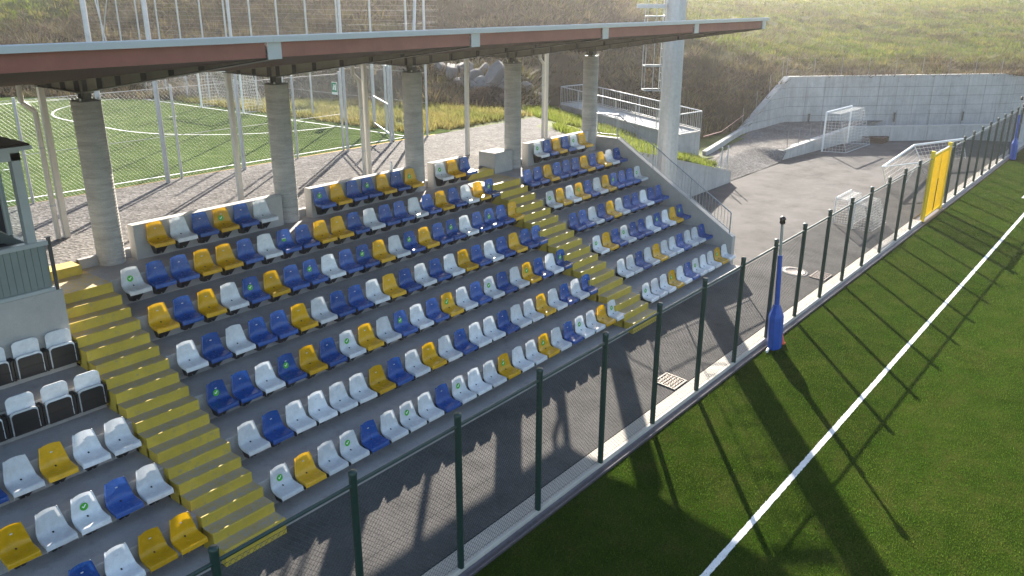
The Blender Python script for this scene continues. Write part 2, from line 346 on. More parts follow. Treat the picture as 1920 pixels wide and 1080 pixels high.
wv = np.concatenate([np.arange(-60, -40, 1.5), np.arange(-40, 80, .42), np.arange(80, 125, 1.5)]); tv = np.concatenate([np.arange(0, 46, .42), 46+np.arange(0, 60, 1.2)**1.12])
Wg, Tg = np.meshgrid(wv, tv); Sg = np.interp(Wg, bw, bs)+Tg; Zg = hillz(Wg, Sg); Xg, Yg = xy(Wg, Sg)
gg = green(Wg, Sg); nz = fbm(Wg*.6, Sg*.6)
def grass_col(n, g):
    dry = np.array((.145, .105, .062)); bram = np.array((.046, .036, .036)); gr = np.array((.085, .122, .014)); ye = np.array((.24, .205, .05))
    n = n[..., None]; g = g[..., None]
    a = dry*n + bram*(1-n); b = ye*np.clip(n*1.9-.75, 0, 1) + gr*(1-np.clip(n*1.9-.75, 0, 1)); return a*(1-g)+b*g
ny, nx = Wg.shape; I = np.arange(nx*ny).reshape(ny, nx); F = np.stack([I[:-1,:-1], I[:-1,1:], I[1:,1:], I[1:,:-1]], -1).reshape(-1, 4)
hill = np_mesh('hillside', np.stack([Xg, Yg, Zg], -1).reshape(-1, 3), F, HILLM, grass_col(nz, gg).reshape(-1, 3)*.55, True); tag(hill, kind='structure')

# vegetation
def blades(name, P, tint, h, wd, lean, k, mt, label, cat, spread, curve=0.):
    n = len(P); P = np.repeat(P, k, 0); T = np.repeat(tint, k, 0)*RNG.uniform(.65, 1.35, (n*k, 1)); hh = np.repeat(h, k)*RNG.uniform(.55, 1.2, n*k)
    a = RNG.uniform(0, 2*np.pi, n*k); b = a + RNG.uniform(-.6, .6, n*k)+np.pi/2
    B = P.copy(); r = np.repeat(spread, k)*np.sqrt(RNG.random(n*k)); B[:, 0] += r*np.cos(a); B[:, 1] += r*np.sin(a)
    ww = np.repeat(wd, k)*RNG.uniform(.6, 1.3, n*k)/2; dx = np.cos(b)*ww; dy = np.sin(b)*ww; ln = hh*RNG.uniform(.1, lean, n*k)
    tip = B.copy(); tip[:, 0] += np.cos(a)*ln; tip[:, 1] += np.sin(a)*ln; tip[:, 2] += hh
    l = B.copy(); l[:, 0] -= dx; l[:, 1] -= dy; l[:, 2] -= .03; q = B.copy(); q[:, 0] += dx; q[:, 1] += dy; q[:, 2] -= .03
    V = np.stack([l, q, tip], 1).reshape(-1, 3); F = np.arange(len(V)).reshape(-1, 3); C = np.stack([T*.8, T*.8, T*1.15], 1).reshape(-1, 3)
    o = np_mesh(name, V, F, mt, C); return tag(o, label, cat, kind='stuff')
def spots(n, w0, w1, t0, t1, p=1.):
    w = RNG.uniform(w0, w1, n); t = t0+(t1-t0)*RNG.random(n)**p; s = np.interp(w, bw, bs)+t; return w, s
w, s = spots(70000, -45, 84, .3, 105, 1.35); g = green(w, s); keep = RNG.random(len(w)) < .25+.75*g; w, s, g = w[keep], s[keep], g[keep]
x, y = xy(w, s); z = hillz(w, s); n_ = np.clip(fbm(w*.5+31, s*.5)+RNG.normal(0, .1, len(w)), 0, 1)
blades('hill_grass', np.stack([x, y, z], 1), grass_col(n_, np.clip(g+.25, 0, 1)), np.clip(RNG.normal(.26, .09, len(w)), .1, .6)*(1+.4*(1-g)), np.full(len(w), .11), 1.1, 7, LEAF, 'green and straw coloured rough grass covering the hillside', 'grass', np.full(len(w), .3))
w, s = spots(60000, -40, 74, .1, 62, 1.25); g = green(w, s); keep = RNG.random(len(w)) < np.maximum((1-g)*np.clip(fbm(w*.4, s*.4)*3-.6, .1, 1), .9*(fbm(w*.55+40, s*.55+11, 3) > .60)); w, s, g = w[keep], s[keep], g[keep]
x, y = xy(w, s); z = hillz(w, s); n_ = np.clip(fbm(w*.45+3, s*.45+8)*1.5-.25+RNG.normal(0, .28, len(w)), 0, 1)
blades('dry_brush', np.stack([x, y, z], 1), grass_col(n_, g*.3+.35*RNG.random(len(w))**2)*RNG.uniform(.7, 1.45, (len(w), 1)), np.clip(RNG.normal(.36, .16, len(w)), .12, .9), np.full(len(w), .075), 2.6, 11, TWIG, 'brown and purplish dry bramble scrub on the slope', 'scrub', np.full(len(w), .42))
# grass on the rough yard
n = 30000; x = RNG.uniform(16.4, 33, n); y = RNG.uniform(9, 24, n); s = x-.9*(y-9); k = (s > 16.6+1.2*fbm(x*.7, y*.7)) & (fbm(x*.45+4, y*.45) > .38) & ((x < 30.4) | (y > 14)) & ((y > 9.6) | (x < 28)) & ((x > 18.) | (y > 13))
x, y = x[k], y[k]; z = yardz(x, y)+.22*(fbm(x*.5, y*.5)-.45)*np.clip((x-17)/3, 0, 1); n_ = fbm(x*.8, y*.8); t = np.array((.13, .19, .02))*(1-n_[:, None])+np.array((.26, .26, .06))*n_[:, None]
blades('yard_grass', np.stack([x, y, z], 1), t, RNG.uniform(.08, .24, len(x)), np.full(len(x), .05), .9, 6, LEAF, 'bright green rough grass beside the gravel yard', 'grass', np.full(len(x), .16))
n = 14000; x = RNG.uniform(15.0, 22, n); y = RNG.uniform(15, 40, n); k = (fbm(x*.5, y*.5) > .36); x, y = x[k], y[k]; n_ = fbm(x*.7+2, y*.7); t = np.array((.12, .15, .03))*(1-n_[:, None])+np.array((.32, .25, .09))*n_[:, None]
blades('verge_grass', np.stack([x, y, yardz(x, y)], 1), t, RNG.uniform(.1, .3, len(x)), np.full(len(x), .06), .9, 6, LEAF, 'yellowish grass verge behind the goal of the far pitch', 'grass', np.full(len(x), .2))
# turf fibres on the near pitch
n = 620000; u = RNG.random(n); x = -2+48*u**1.8; y = -.22-RNG.random(n)**.9*11.5; z = np.full(n, -.1)
lin = (np.abs(y+3.05) < .053); n_ = np.clip(fbm(x*1.3, y*1.3)+RNG.normal(0, .12, n), 0, 1)[:, None]; t = (np.array((.026, .088, .005))*(1-n_)+np.array((.08, .092, .019))*n_)*np.clip(RNG.normal(1, .3, (n, 1)), .35, 1.8); t[lin] = (.72, .72, .7)
blades('turf_fibres', np.stack([x, y, z], 1), t, np.full(n, .034), np.full(n, .02), .7, 1, FIBRE, 'short artificial grass fibres of the main pitch', 'turf', np.full(n, .0))

# ================================================================== GRANDSTAND
def part(mb, name, mats, th, under=None):
    o = th['_o']; mb.v = [(x-o[0], y-o[1], z-o[2]) for x, y, z in mb.v]
    ob = bpy.data.objects.new(name, mb.mesh(name, mats)); COL.objects.link(ob); ob.parent = under or th; return ob
RY = lambda r: 3.35+.843*(7-r)          # riser face of row r
TZ = lambda r: .295+.536*(7-r)          # tread level of row r
stand = thing('grandstand', 'stepped concrete grandstand with two yellow stairways under the red roof', 'grandstand', (0, 2.78, .1))
LX, MX, RX = (-9.5, -1.68), (-.55, 10.45), (11.7, 17.45)
def tier(r, x0, x1):
    f = 2.78 if r == 7 else RY(r+1); b = RY(r)+.06 if r > 1 else 8.70
    b_ = .012; z = TZ(r)
    m = MB().extrude([(f, -.1-.01*r), (b, -.1-.01*r), (b, z), (f+b_, z), (f, z-b_)], 'x', x0, x1)
    return part(m, 'terrace_tier', CONC, stand)
for r in range(1, 8): tier(r, *MX); tier(r, *RX)
for r in range(3, 8): tier(r, *LX)
part(MB().bevbox(-9.5, -1.70, RY(3), 9.4, 2., 3.87, .015), 'booth_base', CONC_L, stand)
for x0, x1 in ((-1.678, -.552), (10.452, 11.698)):
    for n in range(18):
        y = 2.65+.281*n; z = .4755+.1787*n; y1 = y+.281+.05 if n < 17 else 8.72
        m = MB(); zl = z-.45-.003*n
        m.add([(x0,y,zl),(x1,y,zl),(x1,y,z-.012),(x0,y,z-.012)], [(0,1,2,3)], 0)
        m.add([(x0,y,z-.012),(x1,y,z-.012),(x1,y+.012,z),(x0,y+.012,z)], [(0,1,2,3)], 0)
        m.add([(x0,y+.012,z),(x1,y+.012,z),(x1,y+.036,z),(x0,y+.036,z)], [(0,1,2,3)], 0)
        m.add([(x0,y+.036,z),(x1,y+.036,z),(x1,y1,z),(x0,y1,z)], [(0,1,2,3)], 1)
        for x, fl in ((x0, False), (x1, True)):
            f = [(x,y,zl),(x,y,z-.012),(x,y+.012,z),(x,y1,z),(x,y1,zl)]; m.add(f, [(0,1,2,3,4) if not fl else (4,3,2,1,0)], 0)
        part(m, 'step', [YEL, TREADM], stand)
    part(MB().bevbox(x0, x1-.1, 8.375, 8.78, 3.2, 3.69, .012), 'step', [YEL], stand)
for x0, x1 in ((.47, 4.02), (4.86, 8.28), (9.06, 10.45), (13.34, 16.72)):
    m = MB().extrude([(8.41, 3.3), (8.66, 3.3), (8.66, 4.20), (8.64, 4.22), (8.43, 4.22), (8.41, 4.20)], 'x', x0, x1); part(m, 'back_wall', CONC_L, stand)
part(MB().bevbox(11.72, 12.56, 8.42, 9.06, 3.3, 4.13, .015), 'pier', CONC_L, stand)
part(MB().extrude([(3.15,-.1),(3.15,1.20),(3.17,1.22),(7.68,3.96),(8.78,3.96),(8.78,-.1)], 'x', 17.451, 17.66), 'side_wall', CONC_L, stand)
for x0, x1 in ((-.55, 10.4), (11.75, 17.45)): part(MB().box(x0, x1, 8.69, 8.8, 3., 3.70), 'edge_strip', CONC, stand)

# ---- seats
def shell_mesh(name, mt):
    rows = [(-.036,.723,.136),(-.037,.719,.149),(-.04,.70,.157),(-.052,.64,.167),(-.064,.57,.180),(-.075,.50,.194),(-.088,.44,.206),(-.105,.405,.209),(-.132,.381,.211),(-.18,.366,.213),(-.24,.358,.214),(-.31,.355,.215),(-.375,.357,.215),(-.400,.353,.2145),(-.408,.343,.214),(-.41,.278,.212)]
    us = [-1,-.93,-.75,-.5,-.25,0,.25,.5,.75,.93,1]; V = []; nb = 8
    for i, (y, z, h) in enumerate(rows):
        t = min(1, max(0, (i-6)/4)); row = []
        for k, u in enumerate(us):
            a = abs(u)**2.2
            yy = y-(1-t)*.028*a; zz = z+t*.012*a*(1 if i < 13 else .3)
            if i <= 2: zz -= .012*a
            row.append((u*h, yy, zz))
        sk = lambda p, s: (p[0]+s*.004, p[1]+(1-t)*.024, p[2]-t*.055)
        V.append([sk(row[0], -1)]+row+[sk(row[-1], 1)])
    n = len(us)+2; vs = [p for r in V for p in r]
    fs = [(i*n+k, (i+1)*n+k, (i+1)*n+k+1, i*n+k+1) for i in range(len(rows)-1) for k in range(n-1)]
    return MB().add(vs, fs, 0, True).mesh(name, mt)
SHELL = {k: shell_mesh('seat_shell_'+n, SEATM[k]) for k, n in (('W', 'white'), ('B', 'blue'), ('Y', 'yellow'))}
_b = MB(); _b.hexa([(-.065,-.15,.075),(.065,-.15,.075),(.065,0,.06),(-.065,0,.06),(-.13,-.36,.335),(.13,-.36,.335),(.13,0,.335),(-.13,0,.335)])
_b.box(-.105, .105, -.37, -.06, .33, .35)
BRACK = _b.mesh('seat_bracket', BLK)
BOLT = MB().tube((0,-.19,.105), (0,-.165,.105), .009, 8).mesh('bolt', GALV)
PLT = MB().box(-.018, .018, -.0725, -.066, .583, .599).mesh('number_plate', PLATE)
SLOT = MB().hexa([(-.012,-.155,.374),(.012,-.155,.374),(.012,-.125,.386),(-.012,-.125,.386),(-.012,-.158,.3785),(.012,-.158,.3785),(.012,-.128,.3905),(-.012,-.128,.3905)]).mesh('slot_shade', DARK)  # solid dark block; the slot hole's shade is painted by its colour
def disc(r, half=False, n=22):
    a0, a1 = (math.pi, 2*math.pi) if half else (0, 2*math.pi); nn = n//2+1 if half else n
    pts = [(r*math.cos(a0+(a1-a0)*i/(nn-1 if half else n)), r*math.sin(a0+(a1-a0)*i/(nn-1 if half else n))) for i in range(nn)]
    return MB().extrude(pts, 'y', -.001, .001)
STK = disc(.06).mesh('sticker', STICK)
STKH = disc(.06, True).mesh('sticker', STICK)
TCK = MB().extrude([(-.032,.004),(-.020,.014),(-.009,.002),(.022,.034),(.034,.022),(-.009,-.024)], 'y', -.0024, -.0006).mesh('tick', TICK)
TCKH = MB().box(-.05, .05, -.0024, -.0006, .002, .02).mesh('paper_rest', TICK)
ORD = ['first','second','third','fourth','fifth','sixth','seventh','eighth','ninth','tenth','eleventh','twelfth','thirteenth','fourteenth','fifteenth','sixteenth','seventeenth','eighteenth','nineteenth','twentieth','twenty-first','twenty-second']
ROWN = {1: 'back', 2: 'second', 3: 'third', 4: 'fourth', 5: 'fifth', 6: 'sixth', 7: 'front'}
CN = {'W': 'white', 'B': 'blue', 'Y': 'yellow'}
def seat(code, cx, r, label):
    t = thing('stadium_seat', label, 'seat', (cx, RY(r), TZ(r)), 'plastic seats on the terrace'); c = code[0]
    t.rotation_euler = (0, 0, R(random.uniform(-.8, .8)))
    sh = inst(SHELL[c], 'shell', (0, 0, 0), t); br = inst(BRACK, 'bracket', (0, 0, 0), t); inst(BOLT, 'bolt', (0, 0, 0), br)
    inst(PLT, 'number_plate', (0, 0, 0), sh); inst(SLOT, 'slot_shade', (0, 0, 0), sh)
    if '*' in code: s = inst(STK, 'sticker', (-.012+random.uniform(-.01, .01), -.0815, .515+random.uniform(-.008, .008)), t, (R(-8), 0, R(0))); inst(TCK, 'tick', (0, 0, 0), s)
    if 'h' in code: s = inst(STKH, 'sticker', (-.012, -.0815, .515), t, (R(-8), 0, 0)); inst(TCKH, 'paper_rest', (0, 0, 0), s)
    return t
MID = {1: '', 2: 'W* B B Y Y B W Bh B Y Y B W B B W B Y B W Y B*', 3: 'Y B Y W B* Y B B* W B B* Y W B* Y B B* W B B* B Y', 4: 'W B W B B Y W B B W Y B W B W Y B W B Y B B',
       5: 'B* B W B* Y B W* Y W B* W B Y* W B W* B W Y* B W B*', 6: 'W B W W W W Y B W Y W B W W B W W Y W B W B', 7: 'W* Y W W* B W W* W B W* W W Y* W W Y* W B W* W Y W*'}
RGT = {1: 'W* B Y B W* Y', 2: 'B B Y B B B Y B Y W B', 3: 'W* Y W Y* B W Y B* B B W*', 4: 'B B W B Y W B B W B B', 5: 'W* Y B W* B B W B* W Y B*', 6: 'W W B W Y W W B W W B', 7: 'W* W W Y* W B W* W W Y* W'}
LFT = {5: 'W W Y W B', 6: 'W B W* W Y', 7: 'Y Y W B'}
def lab(code, i, where):
    c = CN[code[0]]; st = 'ticked' if '*' in code else ('half-stickered' if 'h' in code else 'plastic')
    return f'{c} {st} seat, {ORD[i]} from the left in {where}'
for r in range(2, 8):
    for i, c in enumerate(MID[r].split()): seat(c, -.165+.5*i, r, lab(c, i, f'the middle block {ROWN[r]} row'))
for i, (c, x) in enumerate(zip('Y W B Y* B W B* Y B B* Y B Y* W* Y B'.split(), [XA0 + .5*k for XA0, n in ((.88, 6), (5.06, 7), (9.23, 3)) for k in range(n)])): seat(c, x, 1, lab(c, i, 'the middle block back row'))
for r in range(1, 8):
    for i, c in enumerate(RGT[r].split()): seat(c, (12.117 if r > 1 else 13.72)+.5*i, r, lab(c, i, f'the right block {ROWN[r]} row'))
for r in (5, 6, 7):
    for i, c in enumerate(LFT[r].split()): seat(c, -1.98-.5*i, r, lab(c, i, '').split(', ')[0]+f', {ORD[i]} left of the near stairs in the {ROWN[r]} row')

# ---- tip-up seats left of the stairs
def rounded(w, h0, h1, rad, n=6):
    p = [(-w, h0), (w, h0)]
    p += [(w-rad+rad*math.cos(a), h1-rad*.8+rad*.8*math.sin(a)) for a in [math.pi/2*i/n for i in range(n+1)]]
    p += [(-w+rad+rad*math.cos(a), h1-rad*.8+rad*.8*math.sin(a)) for a in [math.pi/2+math.pi/2*i/n for i in range(n+1)]]
    return p
def curved_panel(pts, y, th, bow):       # thin panel with a bowed face
    vs = [(x, y+bow*x*x*-1, z) for x, z in pts]+[(x, y+th+bow*x*x*-1, z) for x, z in pts]; n = len(pts)
    return vs, [tuple(range(n))]+[tuple(range(2*n-1, n-1, -1))]+[(i, n+i, n+(i+1) % n, (i+1) % n) for i in range(n)]
TB = MB().add(*curved_panel(rounded(.205, .50, .765, .09), -.085, .018, .35)).mesh('tip_back', SEATM['W'])
TP = MB().add(*curved_panel(rounded(.205, .17, .535, .07), -.175, .035, .2)).mesh('tip_pan', SEATM['W'])
TU = MB().add(*curved_panel(rounded(.188, .155, .505, .06), -.19, .014, .2)).box(-.19, .19, -.205, -.185, .30, .33).box(-.19, .19, -.2, -.18, .15, .19).mesh('tip_underside', BLK)
TS = MB().box(-.018, .018, -.2, 0, .16, .50).box(-.018, .018, -.09, -.0, .1, .2).mesh('tip_bracket', BLK)
TBD = MB().extrude([(.03*math.cos(a), .012*math.sin(a)) for a in [2*math.pi*i/12 for i in range(12)]], 'y', -.0935, -.086).mesh('badge', BLK)
for r, n in ((3, 4), (4, 5)):
    for i in range(n):
        t = thing('tip_up_seat', f'folded white and black tip-up seat, {ORD[i]} left of the near stairs in its {"upper" if r == 3 else "lower"} row', 'seat', (-1.955-.52*i, RY(r), TZ(r)), 'tip-up seats beside the stairs')
        b = inst(TB, 'backrest', (0,0,0), t); inst(TBD, 'badge', (0, 0, .715), b); p = inst(TP, 'seat_pan', (0,0,0), t); inst(TU, 'underside', (0,0,0), p)
        inst(TS, 'bracket', (-.235,0,0), t); inst(TS, 'bracket', (.235,0,0), t)

# ---- press booth
booth = thing('press_booth', 'grey green commentary booth with glazed side and dark flat roof above the tip-up seats', 'booth', (-4, 6.76, 3.87))
part(MB().box(-9.4, -1.83, 6.762, 6.80, 3.90, 4.66), 'front_panel', BOOTHG, booth)
x = -1.86
while x > -5.5: part(MB().box(x-.098, x, 6.745, 6.764, 3.94, 4.66), 'board', BOOTHG, booth); x -= .105
part(MB().bevbox(-9.4, -1.80, 6.70, 6.86, 4.66, 4.735, .01), 'sill', BOOTHF, booth)
part(MB().bevbox(-9.4, -1.80, 6.72, 6.80, 3.872, 3.93, .01), 'base_rail', BOOTHF, booth)
part(MB().tube((-1.775, 6.73, 3.872), (-1.775, 6.73, 4.78), .032, 12).box(-1.82,-1.73,6.69,6.77,4.78,4.79), 'corner_tube', STEELD, booth)
for (x0, x1, y0, y1) in ((-2.09, -1.95, 6.74, 6.88), (-2.07, -1.97, 8.22, 8.3), (-2.06, -1.98, 7.58, 7.64)): part(MB().box(x0, x1, y0, y1, 4.72, 6.2), 'frame_post', BOOTHF, booth)
part(MB().box(-9.4, -1.95, 6.74, 6.88, 6.08, 6.24), 'head_frame', BOOTHF, booth)
part(MB().box(-2.03, -2.02, 6.9, 7.57, 4.74, 6.1), 'side_pane', GLASS, booth); part(MB().box(-2.05, -2.0, 7.65, 8.215, 4.736, 6.2), 'side_wall', BOOTHI, booth)
part(MB().box(-2.06, -1.98, 6.88, 8.3, 3.95, 4.72), 'side_panel', BOOTHG, booth)
part(MB().box(-9.4, -2.0, 8.305, 8.36, 3.9, 6.2), 'rear_wall', BOOTHI, booth)
part(MB().box(-9.4, -2.07, 6.88, 8.30, 3.9, 3.95), 'floor', BOOTHI, booth)
part(MB().box(-9.4, -2.15, 7.0, 7.6, 4.55, 4.6), 'desk', BOOTHI, booth)
part(MB().box(-9.5, -1.78, 6.66, 8.4, 6.24, 6.30), 'roof_edge', BOOTHF, booth)
part(MB().bevbox(-9.48, -1.80, 6.68, 8.38, 6.302, 6.34, .02), 'roof', ROOFB, booth)

# ---- canopy roof
roof = thing('stand_roof', 'long red brown cantilever roof with grey gutter on round concrete columns', 'roof', (0, 8.67, 3.511))
ZU = lambda y: 7.72-.107*(y-2.65)
BX = [.07+4.27*i for i in range(-2, 5)]
for i, bx_ in enumerate(BX):
    m = MB(); prof = [(.258, 0)]; k = 0
    while k < 52: z = 3.511+.0609*k; prof += [(.258+.006*random.uniform(.1,1), z-3.511+.012), (.258+.006*random.uniform(.0,1), z-3.511+.05), (.251, z-3.511+.0600)]; k += 1
    prof += [(.255, 3.169), (0, 3.169)]
    m.lathe(prof, 28, (bx_, 8.67, 3.511)); part(m, 'column', CONC_C, roof)
    h = MB().box(bx_-.2, bx_+.2, 8.47, 8.87, 6.682, 6.70).box(bx_-.07, bx_+.07, 8.55, 8.565, 6.70, 6.83).box(bx_-.07, bx_+.07, 8.775, 8.79, 6.70, 6.83).box(bx_-.012, bx_+.012, 8.566, 8.774, 6.70, 6.829)
    br = part(h, 'column_shoe', STEELD, roof)
    for sx in (-.165, .165):
        for sy in (8.505, 8.835): part(MB().tube((bx_+sx, sy, 6.70), (bx_+sx, sy, 6.745), .02, 8), 'anchor_bolt', GALV, roof, br)
    m = MB(); yb = [(2.74, 7.70), (8.67, 6.845), (10.62, 6.85)]
    m.extrude([(2.74, ZU(2.74)-.002), (2.74, 7.70), (8.67, 6.845), (10.62, 6.848), (10.62, ZU(10.62)-.002)], 'x', bx_-.007, bx_+.007, 1)
    for (y0, z0), (y1, z1) in zip(yb[:-1], yb[1:]): m.hexa([(bx_-.11,y0,z0-.016),(bx_+.11,y0,z0-.016),(bx_+.11,y1,z1-.016),(bx_-.11,y1,z1-.016),(bx_-.11,y0,z0),(bx_+.11,y0,z0),(bx_+.11,y1,z1),(bx_-.11,y1,z1)], 0)
    bm_ = part(m, 'beam', [STEELD, STEELW], roof)
    for y in (3.6, 4.5, 5.4, 6.3, 7.2, 7.9, 8.5, 8.82, 9.4, 10.0):
        z0 = np.interp(y, [p[0] for p in yb], [p[1] for p in yb])+.004
        if ZU(y)-.01 > z0+.03: part(MB().box(bx_-.1, bx_+.1, y-.008, y+.008, z0, ZU(y)-.01), 'stiffener', STEELD, roof, bm_)
    part(MB().box(bx_-.115, bx_+.115, 2.672, 2.69, 7.69, 7.918), 'end_plate', FASC, roof)
x0 = -9.5
for b in BX+[17.33]:
    if b == 17.33: break
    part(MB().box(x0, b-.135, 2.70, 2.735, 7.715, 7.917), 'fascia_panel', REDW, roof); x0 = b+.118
pts = []; y = 2.76; k = 0
while y < 10.7:
    for dy, dz in ((0, 0), (.09, 0), (.115, .055), (.205, .055)): pts.append((y+dy, ZU(y+dy)+dz))
    y += .23
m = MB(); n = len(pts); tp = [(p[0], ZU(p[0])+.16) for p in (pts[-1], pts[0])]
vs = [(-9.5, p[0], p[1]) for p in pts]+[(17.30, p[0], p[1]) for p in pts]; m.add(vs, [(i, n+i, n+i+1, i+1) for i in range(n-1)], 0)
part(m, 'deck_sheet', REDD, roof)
part(MB().add([(-9.5,tp[1][0],tp[1][1]),(17.3,tp[1][0],tp[1][1]),(17.3,tp[0][0],tp[0][1]),(-9.5,tp[0][0],tp[0][1])], [(0,1,2,3)]), 'top_sheet', FASC, roof)
part(MB().hexa([(17.301,2.74,ZU(2.74)+.0),(17.33,2.74,ZU(2.74)),(17.33,10.7,ZU(10.7)),(17.301,10.7,ZU(10.7)),(17.301,2.74,7.90),(17.33,2.74,7.90),(17.33,10.7,ZU(10.7)+.2),(17.301,10.7,ZU(10.7)+.2)]), 'verge_trim', FASC, roof)
for x0, x1 in ((-9.5, .018), (.022, 8.7), (8.704, 17.34)):
    part(MB().extrude([(2.615,7.925),(2.76,7.92),(2.76,8.008),(2.63,8.016),(2.615,8.004)], 'x', x0, x1), 'gutter', FASC, roof)
part(MB().box(-9.5, 17.3, 10.63, 10.8, 6.88, 7.02), 'rear_gutter', FASC, roof)
for i, bx_ in enumerate(BX):
    part(MB().box(bx_-.055, bx_+.055, 10.5, 10.61, 3.66, 6.84), 'rear_post', PIPE, roof)
    if i % 2 == 0:
        x = bx_-.17
        part(MB().tube((x, 10.56, 3.7), (x, 10.56, 6.35), .052, 12).tube((x, 10.56, 6.35), (x-.22, 10.56, 6.55), .052, 12).tube((x-.22, 10.56, 6.55), (x-.22, 10.56, 6.9), .052, 12), 'downpipe', PIPE, roof)
        for z in (4.4, 5.6): part(MB().tube((x, 10.56, z), (x, 10.56, z+.04), .06, 12), 'pipe_clip', GALV, roof)

# ---- railing on the side wall
rail = thing('wall_railing', 'galvanised railing with thin bars along the sloping side wall', 'railing', (17.55, 5, 2))
WT = lambda y: min(3.96, 1.22+(y-3.17)*(2.74/4.51))
tops = [(17.55, 8.6, 4.74), (17.55, 7.75, 4.76), (17.55, 3.32, 1.98)]
part(MB().path(tops, .02, 8), 'top_rail', GALV, rail)
part(MB().path([(17.55, 8.6, 4.06), (17.55, 7.72, 4.06), (17.55, 3.32, 1.40)], .012, 6), 'bottom_rail', GALV, rail)
def rz(y): return np.interp(y, [3.32, 7.75, 8.6], [1.98, 4.76, 4.74]), np.interp(y, [3.32, 7.72, 8.6], [1.40, 4.06, 4.06])
for y in (3.32, 4.8, 6.28, 7.75, 8.6): part(MB().tube((17.55, y, WT(y)), (17.55, y, rz(y)[0]), .022, 8), 'rail_post', GALV, rail)
y = 3.43
while y < 8.55: part(MB().tube((17.55, y, rz(y)[1]), (17.55, y, rz(y)[0]), .007, 5), 'baluster', GALV, rail); y += .115

# ================================================================== PITCH FENCE
S0, SP = -3.255, 2.017
fence = thing('pitch_fence', 'dark green chain-link fence with round posts between the stand and the pitch', 'fence', (0, 0, 0.012))
POST = MB().tube((0,0,-.012), (0,0,2.70), .055, 14).lathe([(.060, 2.655), (.060, 2.70), (.045, 2.716), (0, 2.718)], 14).mesh('fence_post', GREENP)
def chain(w, z0, z1, sp=.0585, r=.0021):
    m = MB(); h = z1-z0; st = sp*math.sqrt(2)
    for s in (1, -1):
        c = -h if s == 1 else 0
        c0 = math.floor(c/st)*st
        q = c0
        while q < w+ (0 if s == 1 else h):
            if s == 1: a0, a1 = max(0, -q), min(h, w-q); p0, p1 = (q+a0, a0), (q+a1, a1)
            else: a0, a1 = max(0, q-w), min(h, q); p0, p1 = (q-a0, a0), (q-a1, a1)
            if a1-a0 > .01:
                y = .003*s; n = Vector((p1[0]-p0[0], 0, p1[1]-p0[1])).normalized().cross(Vector((0,1,0)))*r
                A = Vector((p0[0], y, z0+p0[1])); B = Vector((p1[0], y, z0+p1[1])); d = Vector((0, r*1.6, 0))
                m.add([A-n, A+n, A-d, B-n, B+n, B-d], [(0,1,4,3),(1,2,5,4),(2,0,3,5)])
            q += st
    return m
PANEL = chain(SP-.1, .03, 2.43).mesh('chain_link_panel', GREENW)
RAILM = MB().tube((.05,0,2.51), (SP-.05,0,2.51), .028, 10).mesh('fence_rail', GREENP)
WIREM = MB().tube((.05,.004,0), (SP-.05,.004,0), .003, 4).mesh('line_wire', GREENW)
fx = [S0+SP*i for i in range(-4, 16)] ; fx2 = [32.75+1.98*i for i in range(10)]
def bay(x, k):
    for me, nm, o_, z in ((PANEL, 'mesh_panel', .05, 0), (RAILM, 'top_rail', 0, 0), (WIREM, 'line_wire', 0, 1.25), (WIREM, 'line_wire', 0, .06), (WIREM, 'line_wire', 0, 2.42)): inst(me, nm, (x+o_*k, 0, z), fence).scale = (k, 1, 1)
for run in (fx, fx2):
    for i, x in enumerate(run):
        inst(POST, 'post', (x, 0, 0), fence)
        if i+1 < len(run): k = (run[i+1]-x)/SP; bay(x, k)
for x0, x1 in ((27.0, 28.9), (31.85, 32.75)):
    k = (x1-x0)/SP
    bay(x0, k)
gate = thing('pitch_gate', 'bright yellow double leaf metal gate in the green fence', 'gate', (30.3, 0, -.05))
GBAR = MB().box(-.002, .002, -.006, .006, .09, 2.55).mesh('grating_bar', GATEY)
for x in (28.93, 31.82): part(MB().box(x-.07, x+.07, -.07, .07, -.06, 2.76).bevbox(x-.085, x+.085, -.085, .085, 2.762, 2.82, .02), 'gate_post', GATEY, gate)
for x0, x1 in ((29.03, 30.36), (30.40, 31.72)):
    for k in range(31): xx = x0+.075+(x1-x0-.15)*k/30; inst(GBAR, 'grating_bar', (xx-30.3, 0, .05), gate)
    for k in range(1, 6): part(MB().box(x0+.061, x1-.061, -.004, .004, .09+.41*k-.004, .09+.41*k+.004), 'grating_rod', GATEY, gate)
    for a, b in ((x0, x0+.06), (x1-.06, x1)): part(MB().box(a, b, -.03, .03, .03, 2.6), 'leaf_stile', GATEY, gate)
    for a, b in ((.03, .09), (2.55, 2.62)): part(MB().box(x0+.061, x1-.061, -.031, .031, a, b), 'leaf_rail', GATEY, gate)
part(MB().box(30.34, 30.42, -.05, -.032, .15, 1.5), 'latch_bar', mat('brown_latch', (.13, .085, .02), .6), gate)
part(MB().tube((29.0, 0, 2.66), (31.75, 0, 2.66), .03, 10), 'gate_top_rail', WHITEP, gate)

